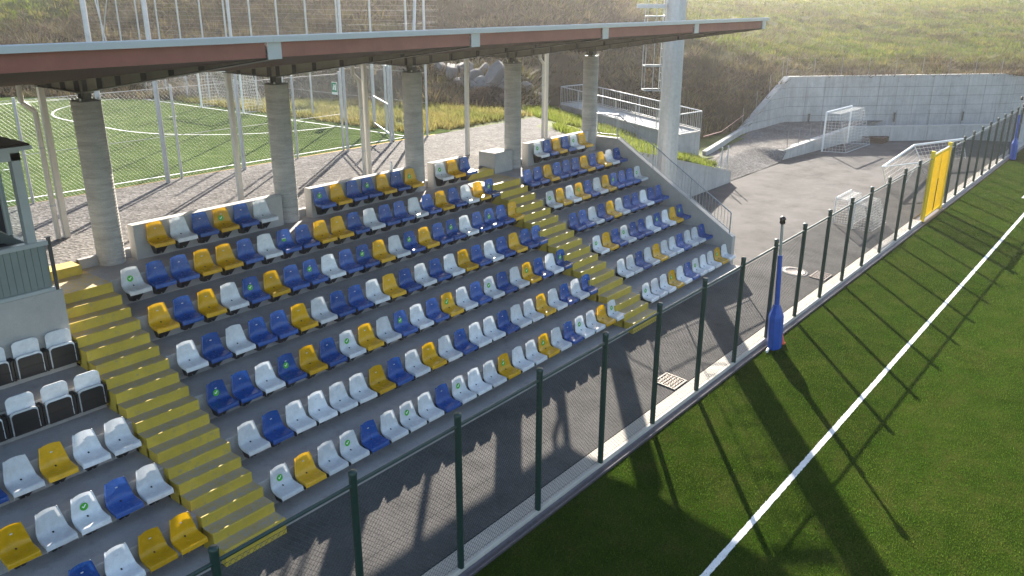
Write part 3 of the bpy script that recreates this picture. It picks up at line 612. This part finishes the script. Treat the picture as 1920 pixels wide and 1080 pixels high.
# ---- padded net posts with what lies beside them
def padded(x, label):
    t = thing('padded_net_post', label, 'post', (x, -.34, -.1), 'blue padded net posts')
    AT = lambda z: (x-.09*(z+.1)/3.35, -.34+.12*(z+.1)/3.35, z)
    part(MB().tube(AT(-.1), AT(3.25), .034, 12), 'pole', GALV, t)
    part(MB().tube(AT(1.0), AT(2.42), .065, 14, .06), 'pole_padding', BLUEPAD, t)
    p = [(-.24,-.06), (.2,-.1), (.24,.1), (-.2,.16)]; q = [(-.05,-.05), (.05,-.05), (.05,.05), (-.05,.05)]; m = MB(); o8 = []
    def octo(sx, sy, z): return [(AT(z)[0]+sx*math.cos(a), AT(z)[1]+sy*math.sin(a), z) for a in [2*math.pi*(i+.5)/8 for i in range(8)]]
    rings = [octo(.26, .17, -.099), octo(.275, .18, .1), octo(.275, .18, .77), octo(.262, .172, .82), octo(.085, .08, 1.1)]
    m.add([v for r_ in rings for v in r_], [(k*8+i, k*8+(i+1) % 8, k*8+8+(i+1) % 8, k*8+8+i) for k in range(4) for i in range(8)])
    m.add(rings[-1], [tuple(range(8))]); part(m, 'base_padding', BLUEPAD, t)
    part(MB().lathe([(0,0),(.05,.01),(.075,.05),(.06,.11),(.085,.13),(.05,.2),(0,.21)], 10, AT(3.22)).box(x-.19, x+.01, -.24, -.20, 3.3, 3.33), 'pulley_head', BLK, t)
    return t
padded(12.62, 'blue padded net post with black top beside an orange cone at the fence'); padded(47.6, 'distant blue padded net post at the far end of the fence')
c = thing('training_cone', 'small orange cone tucked behind the blue padded post', 'cone', (13.0, -.36, -.1))
part(MB().lathe([(.0,.26),(.04,.25),(.10,.06),(.105,.03)], 16, (13.0,-.36,-.1)), 'cone_body', ORANGE, c); part(MB().lathe([(.13,.0),(.13,.025),(.10,.03),(0,.03)], 12, (13.0,-.36,-.099)), 'cone_base', ORANGE, c)
c = thing('plastic_bottle', 'small pale plastic bottle lying on the kerb by the blue post', 'bottle', (12.25, -.3, -.06))
part(MB().tube((12.14,-.34,-.058), (12.32,-.30,-.058), .036, 10).tube((12.32,-.30,-.058), (12.37,-.289,-.058), .036, 10, .015), 'bottle_body', WHITEP, c); part(MB().tube((12.371,-.289,-.058), (12.395,-.284,-.058), .016, 8), 'bottle_cap', BLUEPAD, c)
# ---- drains
def gr(name, label, x, y, w, d, mt):
    z = .2*(y-.36)/2.42+.006; t = thing(name, label, 'drain', (x, y, z))
    sl_ = .2/2.42; Q = lambda a, b, h: (a, b, z+(b-y)*sl_+h)
    def bar(x0, x1, y0, y1, h0=0, h1=.014): return MB().hexa([Q(x0,y0,h0),Q(x1,y0,h0),Q(x1,y1,h0),Q(x0,y1,h0),Q(x0,y0,h1),Q(x1,y0,h1),Q(x1,y1,h1),Q(x0,y1,h1)])
    part(bar(x-w/2, x+w/2, y-d/2, y+d/2, .0, .003), 'pit_shade', DARK, t)  # flat dark plate on the asphalt, painted as the shade below the grate
    for a in (-1, 1): part(bar(x+a*(w/2-.02)-.02, x+a*(w/2-.02)+.02, y-d/2, y+d/2, .003, .02), 'frame_bar', mt, t); part(bar(x-w/2+.041, x+w/2-.041, y+a*(d/2-.02)-.02, y+a*(d/2-.02)+.02, .003, .02), 'frame_bar', mt, t)
    nx, ny = 7, 5
    for i in range(nx):
        for j in range(ny):
            cx = x-w/2+.06+(w-.12)*(i+.5)/nx; cy = y-d/2+.06+(d-.12)*(j+.5)/ny; a = (w-.12)/nx*.5; b = (d-.12)/ny*.5
            if (i+j) % 2: part(bar(cx-a, cx+a, cy-b*.5, cy+b*.5, .003, .017), 'grate_bar', mt, t)
            else: part(bar(cx-a*.4, cx+a*.4, cy-b, cy+b, .003, .017), 'grate_bar', mt, t)
gr('drain_grate', 'rusty square drain grate beside the kerb behind the near fence', 8.83, .66, .62, .56, RUST)
gr('drain_grate', 'square drain grate next to the round manhole cover', 18.92, .66, .75, .5, IRON)
t = thing('manhole_cover', 'round pale iron manhole cover in the asphalt behind the fence', 'manhole', (18.66, 1.43, .09)); t.rotation_euler = (math.atan(.2/2.42), 0, 0)
part(MB().lathe([(.36,.005),(.36,.012),(.30,.014),(.295,.009),(0,.009)], 28, (18.66,1.43,.091)), 'cover', IRON, t); part(MB().lathe([(.44,.0),(.44,.006),(.365,.008),(.365,0)], 28, (18.66,1.43,.091)), 'ring', CONC_J, t)

# ================================================================== FLOODLIGHT MAST
mast = thing('floodlight_mast', 'tall pale grey tapered floodlight mast behind the side wall', 'mast', (20.45, 7.32, .2))
mx_, my_ = 20.45, 7.32
part(MB().tube((mx_,my_,.2), (mx_,my_,8.35), .40, 16, .345, smooth=False), 'lower_shaft', GALVD, mast)
part(MB().tube((mx_,my_,8.30), (mx_,my_,24), .352, 16, .2, smooth=False), 'upper_shaft', GALVD, mast)
part(MB().lathe([(.62,0),(.62,.05),(.5,.06),(.41,.2),(.40,.2)], 16, (mx_,my_,.2)), 'base_flange', GALVD, mast)
dl = Vector((-RT[0], -RT[1], 0)); dn = Vector((-AX[0], -AX[1], 0)); M0 = Vector((mx_, my_, 0))
Pm_ = lambda a, b, z: M0+dl*a+dn*b+Vector((0,0,z))
for a in (.46, .86):
    pass
lad = part(MB().tube(Pm_(.44,-.18,5.35), Pm_(.40,-.18,9.5), .02, 6).tube(Pm_(.44,.22,5.35), Pm_(.40,.22,9.5), .02, 6), 'ladder', GALV, mast)
z = 5.45
while z < 9.5: part(MB().tube(Pm_(.43,-.18,z), Pm_(.43,.22,z), .012, 5), 'rung', GALV, mast, lad); z += .28
for z in (5.4, 6.25, 7.1, 7.95, 8.8):
    part(MB().path([Pm_(.42,-.3,z), Pm_(1.05,-.3,z), Pm_(1.05,.34,z), Pm_(.42,.34,z)], .02, 5), 'cage_hoop', GALV, mast)
for a, b in ((1.05,-.3), (1.05,.34), (.75,.34)): part(MB().tube(Pm_(a,b,5.4), Pm_(a,b,9.2), .013, 5), 'cage_bar', GALV, mast)
part(MB().hexa([Pm_(.38,-.1,8.22), Pm_(1.4,-.1,8.22), Pm_(1.4,.15,8.22), Pm_(.38,.15,8.22), Pm_(.38,-.1,8.36), Pm_(1.4,-.1,8.36), Pm_(1.4,.15,8.36), Pm_(.38,.15,8.36)]), 'bracket_arm', GALVD, mast)

# ================================================================== SECOND PITCH: fences, goal, sign
bf = thing('ball_stop_fence', 'tall galvanised mesh fence around the pitch behind the stand', 'fence', (8, 14.3, 3.69))
for x in (-5.05, -3.05, -1.05, .95, 2.95, 4.95, 6.95, 8.97, 10.85): part(MB().tube((x,14.33,3.66), (x,14.33,6.27), .035, 10), 'short_post', GALVD, bf)
for x in (2.83, 4.39, 6.84, 10.83): part(MB().tube((x,14.08,3.66), (x,14.08,10.2), .065 if x < 5 else .045, 12), 'tall_post', GALVD, bf)
for x in (14.84,): part(MB().tube((x,14.3,3.66), (x,14.3,10.2), .045, 10), 'tall_post', GALVD, bf)
part(MB().tube((13.6,13.9,3.66), (14.55,14.3,10.0), .055, 10), 'brace', GALVD, bf)
for y in [15.9+1.97*i for i in range(13)]: part(MB().tube((15.5,y,3.66), (15.5,y,10.2), .04, 8), 'tall_post', GALVD, bf)
part(MB().tube((15.5,38.6,3.66), (15.5,40.1,9.6), .035, 8), 'brace', GALVD, bf); part(MB().tube((15.5,41,3.66), (15.5,37.9,9.6), .035, 8), 'brace', GALVD, bf)
net = MB()
for k in range(21): net.tube((15.5,14.3,6.3+.18*k), (15.5,41,6.3+.18*k), .0022, 3, cap=False)
for k in range(8): net.tube((10.85,14.3,6.35+.45*k), (15.5,14.3,6.35+.45*k), .0012, 3, cap=False)
tag(part(net, 'net_wires', GALVD, bf), kind='stuff')
CH2 = chain(2.0, 0, 2.5, .075, .0016)
CH2M = CH2.mesh('galvanised_chain_link', GALVD)
for x in [-5.05+2*i for i in range(9)]: inst(CH2M, 'mesh_panel', (x-8, .03, 0.02), bf)
for y in [15.9+1.97*i for i in range(11)]: inst(CH2M, 'mesh_panel', (7.5, y-14.3, .02), bf, (0,0,R(90)))
for z in (6.2, 4.9): part(MB().tube((-5.05,14.33,z), (10.9,14.33,z), .006, 4), 'line_wire', GALVD, bf)
for z in (5.9, 4.8): part(MB().tube((15.5,15,z), (15.5,40,z), .006, 4), 'line_wire', GALVD, bf)
fg = thing('pedestrian_gate', 'galvanised mesh gate frame at the corner of the far pitch', 'gate', (13, 15.5, 3.69))
for (x, y) in ((12.93,14.24), (13.3,14.5), (15.2,17.6), (14.4,16.0)): part(MB().tube((x,y,3.66), (x,y,6.5), .045, 8), 'gate_post', GALVD, fg)
for z in (6.45, 6.25, 4.9, 3.85): part(MB().tube((13.3,14.5,z), (15.2,17.6,z), .03, 6), 'gate_bar', GALVD, fg)
def goal(name, label, A, B, back, h, tr, mt, group=None, sp=.14, leg=True):
    A = Vector(A); B = Vector(B); bk = Vector(back); U_ = Vector((0,0,h)); t = thing(name, label, 'goal', tuple((A+B)/2), group)
    for p in (A, B): part(MB().tube(p, p+U_, tr, 10), 'goal_post', mt, t)
    part(MB().tube(A+U_, B+U_, tr, 10), 'crossbar', mt, t)
    for p in (A, B):
        part(MB().path([p+U_-Vector((0,0,.03)), p+U_+bk*.55-Vector((0,0,.06)), p+bk+Vector((0,0,.03))], tr*.3, 6), 'net_stay', GALVD, t); part(MB().tube(p+Vector((0,0,.03)), p+bk+Vector((0,0,.03)), tr*.45, 6), 'base_bar', GALVD, t)
    part(MB().tube(A+bk+Vector((0,0,.03)), B+bk+Vector((0,0,.03)), tr*.45, 6), 'rear_bar', GALVD, t)
    n = MB(); w = (B-A).length; nw = int(w/sp); d1 = bk*.55+Vector((0,0,h-.06)); 
    prof = [U_-Vector((0,0,.05)), d1, d1*.45+bk*.55-Vector((0,0,.05)), bk+Vector((0,0,.03))]
    cum = [0]; 
    for a, b in zip(prof[:-1], prof[1:]): cum.append(cum[-1]+(b-a).length)
    def PP(s):
        for i in range(3):
            if s <= cum[i+1]+1e-6: return prof[i].lerp(prof[i+1], (s-cum[i])/(cum[i+1]-cum[i]))
        return prof[-1]
    ns = int(cum[-1]/sp)
    for i in range(nw+1):
        o_ = A+(B-A)*i/nw
        for k in range(3): n.tube(o_+prof[k], o_+prof[k+1], .005, 3, cap=False)
    for k in range(ns+1): q = PP(cum[-1]*k/ns); n.tube(A+q, B+q, .005, 3, cap=False)
    for p in (A, B):
        for k in range(1, ns): q = PP(cum[-1]*k/ns); f = Vector((0,0,q.z)); n.tube(p+f, p+q, .005, 3, cap=False)
        for k in range(1, 7):
            f = bk*k/7; zt = max(PP(s).z for s in [cum[-1]*j/40 for j in range(41)] if abs(PP(s).dot(bk)/bk.dot(bk)-k/7) < .08 or s > cum[-1]*.97); n.tube(p+f, p+f+Vector((0,0,zt)), .005, 3, cap=False)
    tag(part(n, 'net', NETM, t), kind='stuff'); return t
goal('futsal_goal', 'white netted goal standing on the goal line of the far pitch', (14.3,25.15,3.69), (14.3,28.5,3.69), (1.1,0,0), 1.75, .045, WHITEP)
sg = thing('exit_sign', 'small green and white emergency exit sign on the far fence', 'sign', (15.46, 20.2, 4.72))
part(MB().box(15.445, 15.455, 20.03, 20.38, 4.76, 5.26), 'sign_board', WHITEP, sg); gp = part(MB().box(15.438, 15.4449, 20.045, 20.365, 4.86, 5.24), 'green_panel', mat('exit_green', (.0, .20, .07), .5), sg)
Y0 = 20.205
def fig(pts): return MB().add([(15.4365, Y0-a, 5.05+b) for a, b in pts]+[(15.4379, Y0-a, 5.05+b) for a, b in pts], [tuple(range(len(pts)))]+[(i, (i+1) % len(pts), len(pts)+(i+1) % len(pts), len(pts)+i) for i in range(len(pts))])
part(fig([(.03,-.12),(.11,-.12),(.11,.12),(.03,.12)]), 'door_symbol', TICK, sg, gp)
part(fig([(-.10,-.02),(-.05,.05),(0,.06),(.03,.02),(.01,0),(-.01,.02),(-.02,-.03),(.0,-.07),(-.02,-.12),(-.05,-.11),(-.04,-.07),(-.08,-.1),(-.12,-.09),(-.06,-.03),(-.06,0),(-.09,-.05)]), 'running_figure', TICK, sg, gp)
part(fig([(-.035+.028*math.cos(a), .095+.028*math.sin(a)) for a in [2*math.pi*i/10 for i in range(10)]]), 'head_symbol', TICK, sg, gp)

# ================================================================== RIGHT-HAND YARD
def panel_wall(name, label, P, zb, th, rows, pw, mt=CONC_W, cat='wall'):
    # P: list of (x, y, ztop) ; front faces the camera side
    t = thing(name, label, cat, (P[0][0], P[0][1], zb)); o8 = MB()
    for (x0, y0, t0), (x1, y1, t1) in zip(P[:-1], P[1:]):
        d = Vector((x1-x0, y1-y0, 0)); Ln = d.length; d.normalize(); nrm = Vector((d.y, -d.x, 0))
        if nrm.dot(Vector((-AX[0], -AX[1], 0))) < 0: nrm = -nrm
        bk = -nrm*th
        o8.hexa([(x0,y0,zb),(x1,y1,zb),(x1+bk.x,y1+bk.y,zb),(x0+bk.x,y0+bk.y,zb),(x0,y0,t0),(x1,y1,t1),(x1+bk.x,y1+bk.y,t1),(x0+bk.x,y0+bk.y,t0)])
        nc = max(1, round(Ln/pw)); g = .015
        for c in range(nc):
            a0, a1 = Ln*c/nc+g, Ln*(c+1)/nc-g; za, zc = t0+(t1-t0)*a0/Ln-.03, t0+(t1-t0)*a1/Ln-.03; z0 = zb
            for zt in rows+[99]:
                lo = z0+g; q0, q1 = min(zt-g, za), min(zt-g, zc); z0 = zt
                if max(q0, q1) <= lo+.02: continue
                q0, q1 = max(q0, lo+.005), max(q1, lo+.005); off = nrm*(.03+random.uniform(0, .006))
                A = Vector((x0,y0,0))+d*a0; B = Vector((x0,y0,0))+d*a1
                part(MB().hexa([A+off+Vector((0,0,lo)), B+off+Vector((0,0,lo)), B+nrm*.001+Vector((0,0,lo)), A+nrm*.001+Vector((0,0,lo)), A+off+Vector((0,0,q0)), B+off+Vector((0,0,q1)), B+nrm*.001+Vector((0,0,q1)), A+nrm*.001+Vector((0,0,q0))]), 'formwork_panel', mt, t)
    part(o8, 'wall_core', CONC_J, t)
    for (x0, y0, t0), (x1, y1, t1) in zip(P[:-1], P[1:]):
        d = Vector((x1-x0, y1-y0, 0)).normalized(); nrm = Vector((d.y, -d.x, 0))
        if nrm.dot(Vector((-AX[0], -AX[1], 0))) < 0: nrm = -nrm
        a, b = Vector((x0,y0,t0)), Vector((x1,y1,t1)); f = nrm*.045; bk = -nrm*(th+.01); lo = Vector((0,0,-.05)); hi = Vector((0,0,.02))
        part(MB().hexa([a+f+lo, b+f+lo, b+bk+lo, a+bk+lo, a+f+hi, b+f+hi, b+bk+hi, a+bk+hi]), 'coping', CONC_L, t)
    return t
big = panel_wall('retaining_wall', 'high pale concrete retaining wall below the grassy hill', [(40.9,13.2,1.05),(46.6,12.85,3.84),(57.4,2.35,3.9),(62.5,-.6,3.1)], .5, .35, [1.35,1.95,2.55,3.15], 1.25)
low = panel_wall('low_wall', 'low concrete wall across the end of the asphalt yard', [(37.2,9.25,.72),(46.2,8.35,1.08),(56.5,-2.2,1.15)], .0, .3, [], 2.4)
panel_wall('ramp_wall', 'sloping concrete wall below the light mast at the yard edge', [(18.2,8.95,3.55),(24.3,8.95,2.09),(30.,8.95,.72)], .0, .28, [], 2.4)
panel_wall('kerb_wall', 'thin low concrete kerb between the ramp and the high wall', [(32.9,11.7,.98),(40.9,13.1,1.2)], .4, .18, [], 3.)
def post_fence(name, label, pts, h, base, r=.02, wires=3, lean=0):
    t = thing(name, label, 'fence', (pts[0][0], pts[0][1], base(0)))
    P = [Vector((p[0], p[1], base(i))) for i, p in enumerate(pts)]
    for p in P: part(MB().tube(p, p+Vector((0,0,h)), r, 6), 'post', THINP, t)
    w = MB()
    for k in range(wires):
        for a, b in zip(P[:-1], P[1:]): w.tube(a+Vector((0,0,h*(k+.9)/wires)), b+Vector((0,0,h*(k+.9)/wires)), .0025, 3, cap=False)
    part(w, 'wires', THINP, t); return t
lp = lambda a, b, n: [(a[0]+(b[0]-a[0])*i/n, a[1]+(b[1]-a[1])*i/n) for i in range(n+1)]
THINP = mat('weathered_fence_steel', (.20, .20, .195), .7, .2)
q = lp((46.7,13.1),(57.5,2.6),8); post_fence('wire_fence', 'thin wire fence along the top of the high retaining wall', q, 1.15, lambda i: 3.86, .016)
q = lp((41.3,13.45),(46.3,13.2),3); post_fence('wire_fence', 'leaning wire fence on the sloping end of the retaining wall', q, 1.1, lambda i: 1.2+.87*i, .018)
q = lp((38.,9.3),(46.,8.5),6); post_fence('wire_fence', 'thin wire fence standing on the near arm of the low wall', q, 1.0, lambda i: .72+.06*i, .018)
q = lp((46.8,8.0),(55.8,-1.3),6); post_fence('wire_fence', 'thin wire fence standing on the far arm of the low wall', q, 1.0, lambda i: 1.08, .016)
t = thing('barrier_posts', 'two braced steel posts at the end of the sloping concrete wall', 'posts', (29.5, 9.1, .7))
for x in (29.2, 29.85): part(MB().tube((x,9.1,.6), (x,9.1,1.95), .03, 6), 'post', GALVD, t); part(MB().tube((x-.75,9.05,.7), (x,9.1,1.6), .022, 6), 'brace', GALVD, t)
t = thing('barrier_tape', 'faded red and white tape strung from the ramp to the wall fence', 'tape', (33, 12, 1.2))
part(MB().path([(32.9,11.9,1.75),(37,12.8,1.45),(41.3,13.4,1.9)], .02, 4), 'tape_strip', mat('faded_tape', (.6,.33,.27), .6, .3, 3), t)
for i, (x, y) in enumerate(((47.6,11.7),(51.9,7.55),(55.4,4.15))): 
    t = thing('wall_pipe', f'short dark pipe stub at the foot of the high wall, {ORD[i]} from the left', 'pipe', (x, y, .95), 'pipe stubs along the wall foot'); part(MB().tube((x-.12,y-.12,.9), (x-.12,y-.12,1.45), .06, 8).tube((x-.12,y-.12,1.45), (x-.12,y-.12,1.5), .075, 8), 'stub', STEELD, t)
goal('full_goal_upright', 'tall white netted goal standing against the low wall', (41.3,8.45,.2), (45.3,8.3,.2), (.35,-1.25,0), 2.25, .05, WHITEP, sp=.17)
t = thing('tipped_goal', 'large white goal frame lying on its back behind the yellow gate', 'goal', (37, 3, .2))
GA, GB, GC, GD = Vector((33.1,2.9,1.2)), Vector((40.6,3.4,1.2)), Vector((44.6,1.8,1.2)), Vector((35.3,1.9,1.2))
part(MB().tube(GA, GB, .06, 10), 'crossbar', WHITEP, t); part(MB().tube(GB, GC, .06, 10), 'goal_post', WHITEP, t); part(MB().tube(GA, GD, .035, 8), 'net_frame', WHITEP, t)
for p, q_ in ((GA, (33.5,2.7,.2)), (GB, (40.9,2.9,.2)), (GC, (44.3,1.5,.2)), (GD, (34.6,2.2,.2)), (GD, (36.6,1.6,.2))): part(MB().tube(p, q_, .025, 6), 'stay', WHITEP, t)
n = MB()
for k in range(26): a = GA.lerp(GB, k/25); b = Vector((33.5,2.7,.25)).lerp(Vector((40.9,2.9,.25)), k/25); n.tube(a, b, .005, 3, cap=False)
for k in range(6): n.tube(GA.lerp(Vector((33.5,2.7,.25)), k/5), GB.lerp(Vector((40.9,2.9,.25)), k/5), .005, 3, cap=False)
for k in range(14): a = GB.lerp(GC, k/13); b = Vector((40.9,2.9,.25)).lerp(Vector((44.3,1.5,.25)), k/13); n.tube(a, b, .005, 3, cap=False)
for k in range(6): n.tube(GB.lerp(Vector((40.9,2.9,.25)), k/5), GC.lerp(Vector((44.3,1.5,.25)), k/5), .005, 3, cap=False)
tag(part(n, 'net', NETM, t), kind='stuff')
goal('mini_goal', 'small white box goal behind the fence, the one nearer the stand', (25.4,2.45,.19), (27.2,2.45,.19), (0,-.72,0), 1.02, .025, WHITEP, 'small box goals', .1)
goal('mini_goal', 'small white box goal behind the fence, the one nearer the pitch', (25.2,1.66,.11), (27.0,1.62,.11), (0,-.72,0), 1.02, .025, WHITEP, 'small box goals', .1)
t = thing('pallet_stack', 'dark wooden pallets lying at the foot of the low wall', 'pallets', (47.2, 7.1, .2))
for k in range(3):
    for j in range(5): part(MB().box(46.4+.05*k, 47.6+.05*k, 6.5+.26*j+.03*k, 6.7+.26*j+.03*k, .2+.11*k+.08, .2+.11*k+.105), 'board', WOODD, t)
    for j in range(3): part(MB().box(46.42+.05*k+.52*j, 46.52+.05*k+.52*j, 6.5, 7.7, .2+.11*k, .2+.11*k+.079), 'bearer', WOODD, t)

# ---- access ramp with railings
rm = thing('access_ramp', 'concrete access ramp with galvanised railings at the foot of the hill', 'ramp', (32, 16, 1))
W_, S_, E_, N_ = Vector((32.6,20.9,2.68)), Vector((30.6,12.2,2.0)), Vector((32.6,11.95,2.0)), Vector((34.7,20.6,2.68))
dn_ = Vector((0,0,-1.9))
part(MB().hexa([S_+dn_, E_+dn_, N_+dn_, W_+dn_, S_, E_, N_, W_]), 'ramp_deck', CONC_W, rm)
def curb(a, b): 
    a = Vector(a); b = Vector(b); d = (b-a).normalized(); s = d.cross(Vector((0,0,1))).normalized()*.06; u = Vector((0,0,.1)); z = Vector((0,0,.003))
    return MB().hexa([a-s+z, a+s+z, b+s+z, b-s+z, a-s+u, a+s+u, b+s+u, b-s+u])
for a, b in ((S_, W_), (E_, N_), (W_, N_)): part(curb(a, b), 'ramp_curb', CONC_L, rm)
part(curb(S_+(E_-S_)*.04, E_-(E_-S_)*.04), 'ramp_curb', CONC_L, rm)
U1 = Vector((0,0,1.08)); U0 = Vector((0,0,.16)) 
for a, b in ((S_, W_), (E_, N_), (S_, E_), (W_, N_)):
    part(MB().tube(a+U1, b+U1, .03, 6), 'top_rail', GALV, rm); part(MB().tube(a+U0, b+U0, .018, 5), 'bottom_rail', GALV, rm)
    n = int((b-a).length/.14); np_ = max(1, round((b-a).length/1.5)); bars = MB()
    for i in range(np_+1): p = a.lerp(b, i/np_); part(MB().tube(p+Vector((0,0,.1)), p+U1, .025, 6), 'rail_post', GALV, rm)
    for i in range(1, n): p = a.lerp(b, i/n); bars.tube(p+U0, p+U1, .008, 4, cap=False)
    part(bars, 'balusters', GALV, rm)

# ---- boulders and the heap
def boulder(x, y, z, s, i, label):
    t = thing('boulder', label, 'boulder', (x, y, z), 'boulders in the rockery bank')
    import bmesh
    bm = bmesh.new(); bmesh.ops.create_icosphere(bm, subdivisions=3, radius=1); rr = random.Random(i*7+1)
    pl = [(Vector((rr.gauss(0,1), rr.gauss(0,1), rr.gauss(0,1))).normalized(), rr.uniform(.45, .72)) for _ in range(10)]
    for v in bm.verts:
        p = v.co.copy()
        for n_, d_ in pl:
            e = p.dot(n_)-d_
            if e > 0: p -= n_*e
        v.co = Vector((p.x*s[0], p.y*s[1], p.z*s[2]))+Vector((rr.uniform(-.008,.008), rr.uniform(-.008,.008), rr.uniform(-.008,.008)))
    me = bpy.data.meshes.new('boulder_rock'); bm.to_mesh(me); bm.free(); me.materials.append(ROCK); inst(me, 'rock', (0,0,0), t, (rr.uniform(-.3,.3), rr.uniform(-.3,.3), rr.uniform(0,6)))
def on_hill(u, v):
    # march along the survey direction until it meets the hill or yard
    d = _f + (u-960)/1543.476*_r - (v-540)/1543.476*_u
    for D in np.arange(28, 70, .15):
        p = CAM+d*D; w1, s1 = ws(p[0], p[1])
        z1 = float(hillz(np.array([w1]), np.array([s1]))[0]) if s1 > np.interp(w1, bw, bs) else float(yardz(p[0], p[1]))
        if p[2] <= z1: return p
    return p
BL = [(848,136,.75,.6,.65),(868,124,.6,.55,.5),(893,150,.6,.5,.65),(908,160,.7,.6,.9),(924,152,.85,.7,1.05),(942,168,.65,.55,.9),(985,160,.5,.45,.4),(1003,178,.6,.55,.5),(1020,186,.55,.5,.45),(828,124,.55,.55,.5),(886,120,.5,.45,.4),(860,150,.5,.5,.45),(905,128,.5,.45,.45),(876,140,.6,.5,.6)]
for i, (u, v, a, b, c) in enumerate(BL):
    p = on_hill(u, v+10); k = sorted(q_[0] for q_ in BL).index(u)
    boulder(p[0], p[1], p[2]+c*.3, (a, b, c), i, f'grey boulder in the rockery bank beyond the stand, {ORD[k]} from the left')
hp = on_hill(915, 196); n = 2600; a = RNG.uniform(0, 2*np.pi, n); rr_ = np.sqrt(RNG.random(n)); px_ = hp[0]+1.5*rr_*np.cos(a)*1.2; py_ = hp[1]+1.3*rr_*np.sin(a); pz_ = yardz(px_, py_)+.75*(1-rr_**2)
t = thing('compost_heap', 'dark heap of cut twigs on the grass near the boulders', 'heap', (hp[0], hp[1], float(yardz(hp[0], hp[1]))))
m = MB(); m.lathe([(1.5,-.1),(1.25,.2),(.8,.52),(.35,.68),(0,.72)], 18, (hp[0], hp[1], float(yardz(hp[0], hp[1])))); part(m, 'heap_mound', mat('dark_compost', (.035,.028,.024), .95, .4, 9, bstr=1., bscale=12), t)
o = blades('twigs', np.stack([px_, py_, pz_], 1), np.tile(np.array((.06,.045,.038)), (n, 1)), np.full(n, .12), np.full(n, .03), 1.5, 3, TWIG, None, None, np.full(n, .1)); o.parent = t; o.matrix_parent_inverse = Matrix.Translation(-Vector(t.location))
# a bottle left on the back wall
t = thing('water_bottle', 'clear water bottle standing on the back wall behind the yellow seat', 'bottle', (7.62, 8.54, 4.22)); part(MB().lathe([(0,0),(.032,0),(.033,.15),(.014,.2),(.014,.22),(0,.22)], 12, (7.62,8.54,4.221)), 'bottle_body', WHITEP, t); part(MB().tube((7.62,8.54,4.441), (7.62,8.54,4.46), .016, 8), 'bottle_cap', BLUEPAD, t)
for o in bpy.data.objects:
    if '_o' in o.keys(): del o['_o']

# ================================================================== HAZE
hz = MB().box(-60, 190, -70, 200, -1.5, 26).build('haze', [])
_m = bpy.data.materials.new('thin_haze'); _m.use_nodes = True; _n = _m.node_tree; _n.nodes.remove(_n.nodes['Principled BSDF'])
_v = _n.nodes.new('ShaderNodeVolumePrincipled'); _v.inputs['Color'].default_value = (1, .96, .93, 1); _v.inputs['Density'].default_value = .0005; _v.inputs['Anisotropy'].default_value = .75
_n.links.new(_v.outputs[0], _n.nodes['Material Output'].inputs['Volume']); hz.data.materials.append(_m); tag(hz, 'thin pale haze filling the air over the ground', 'haze', kind='stuff')
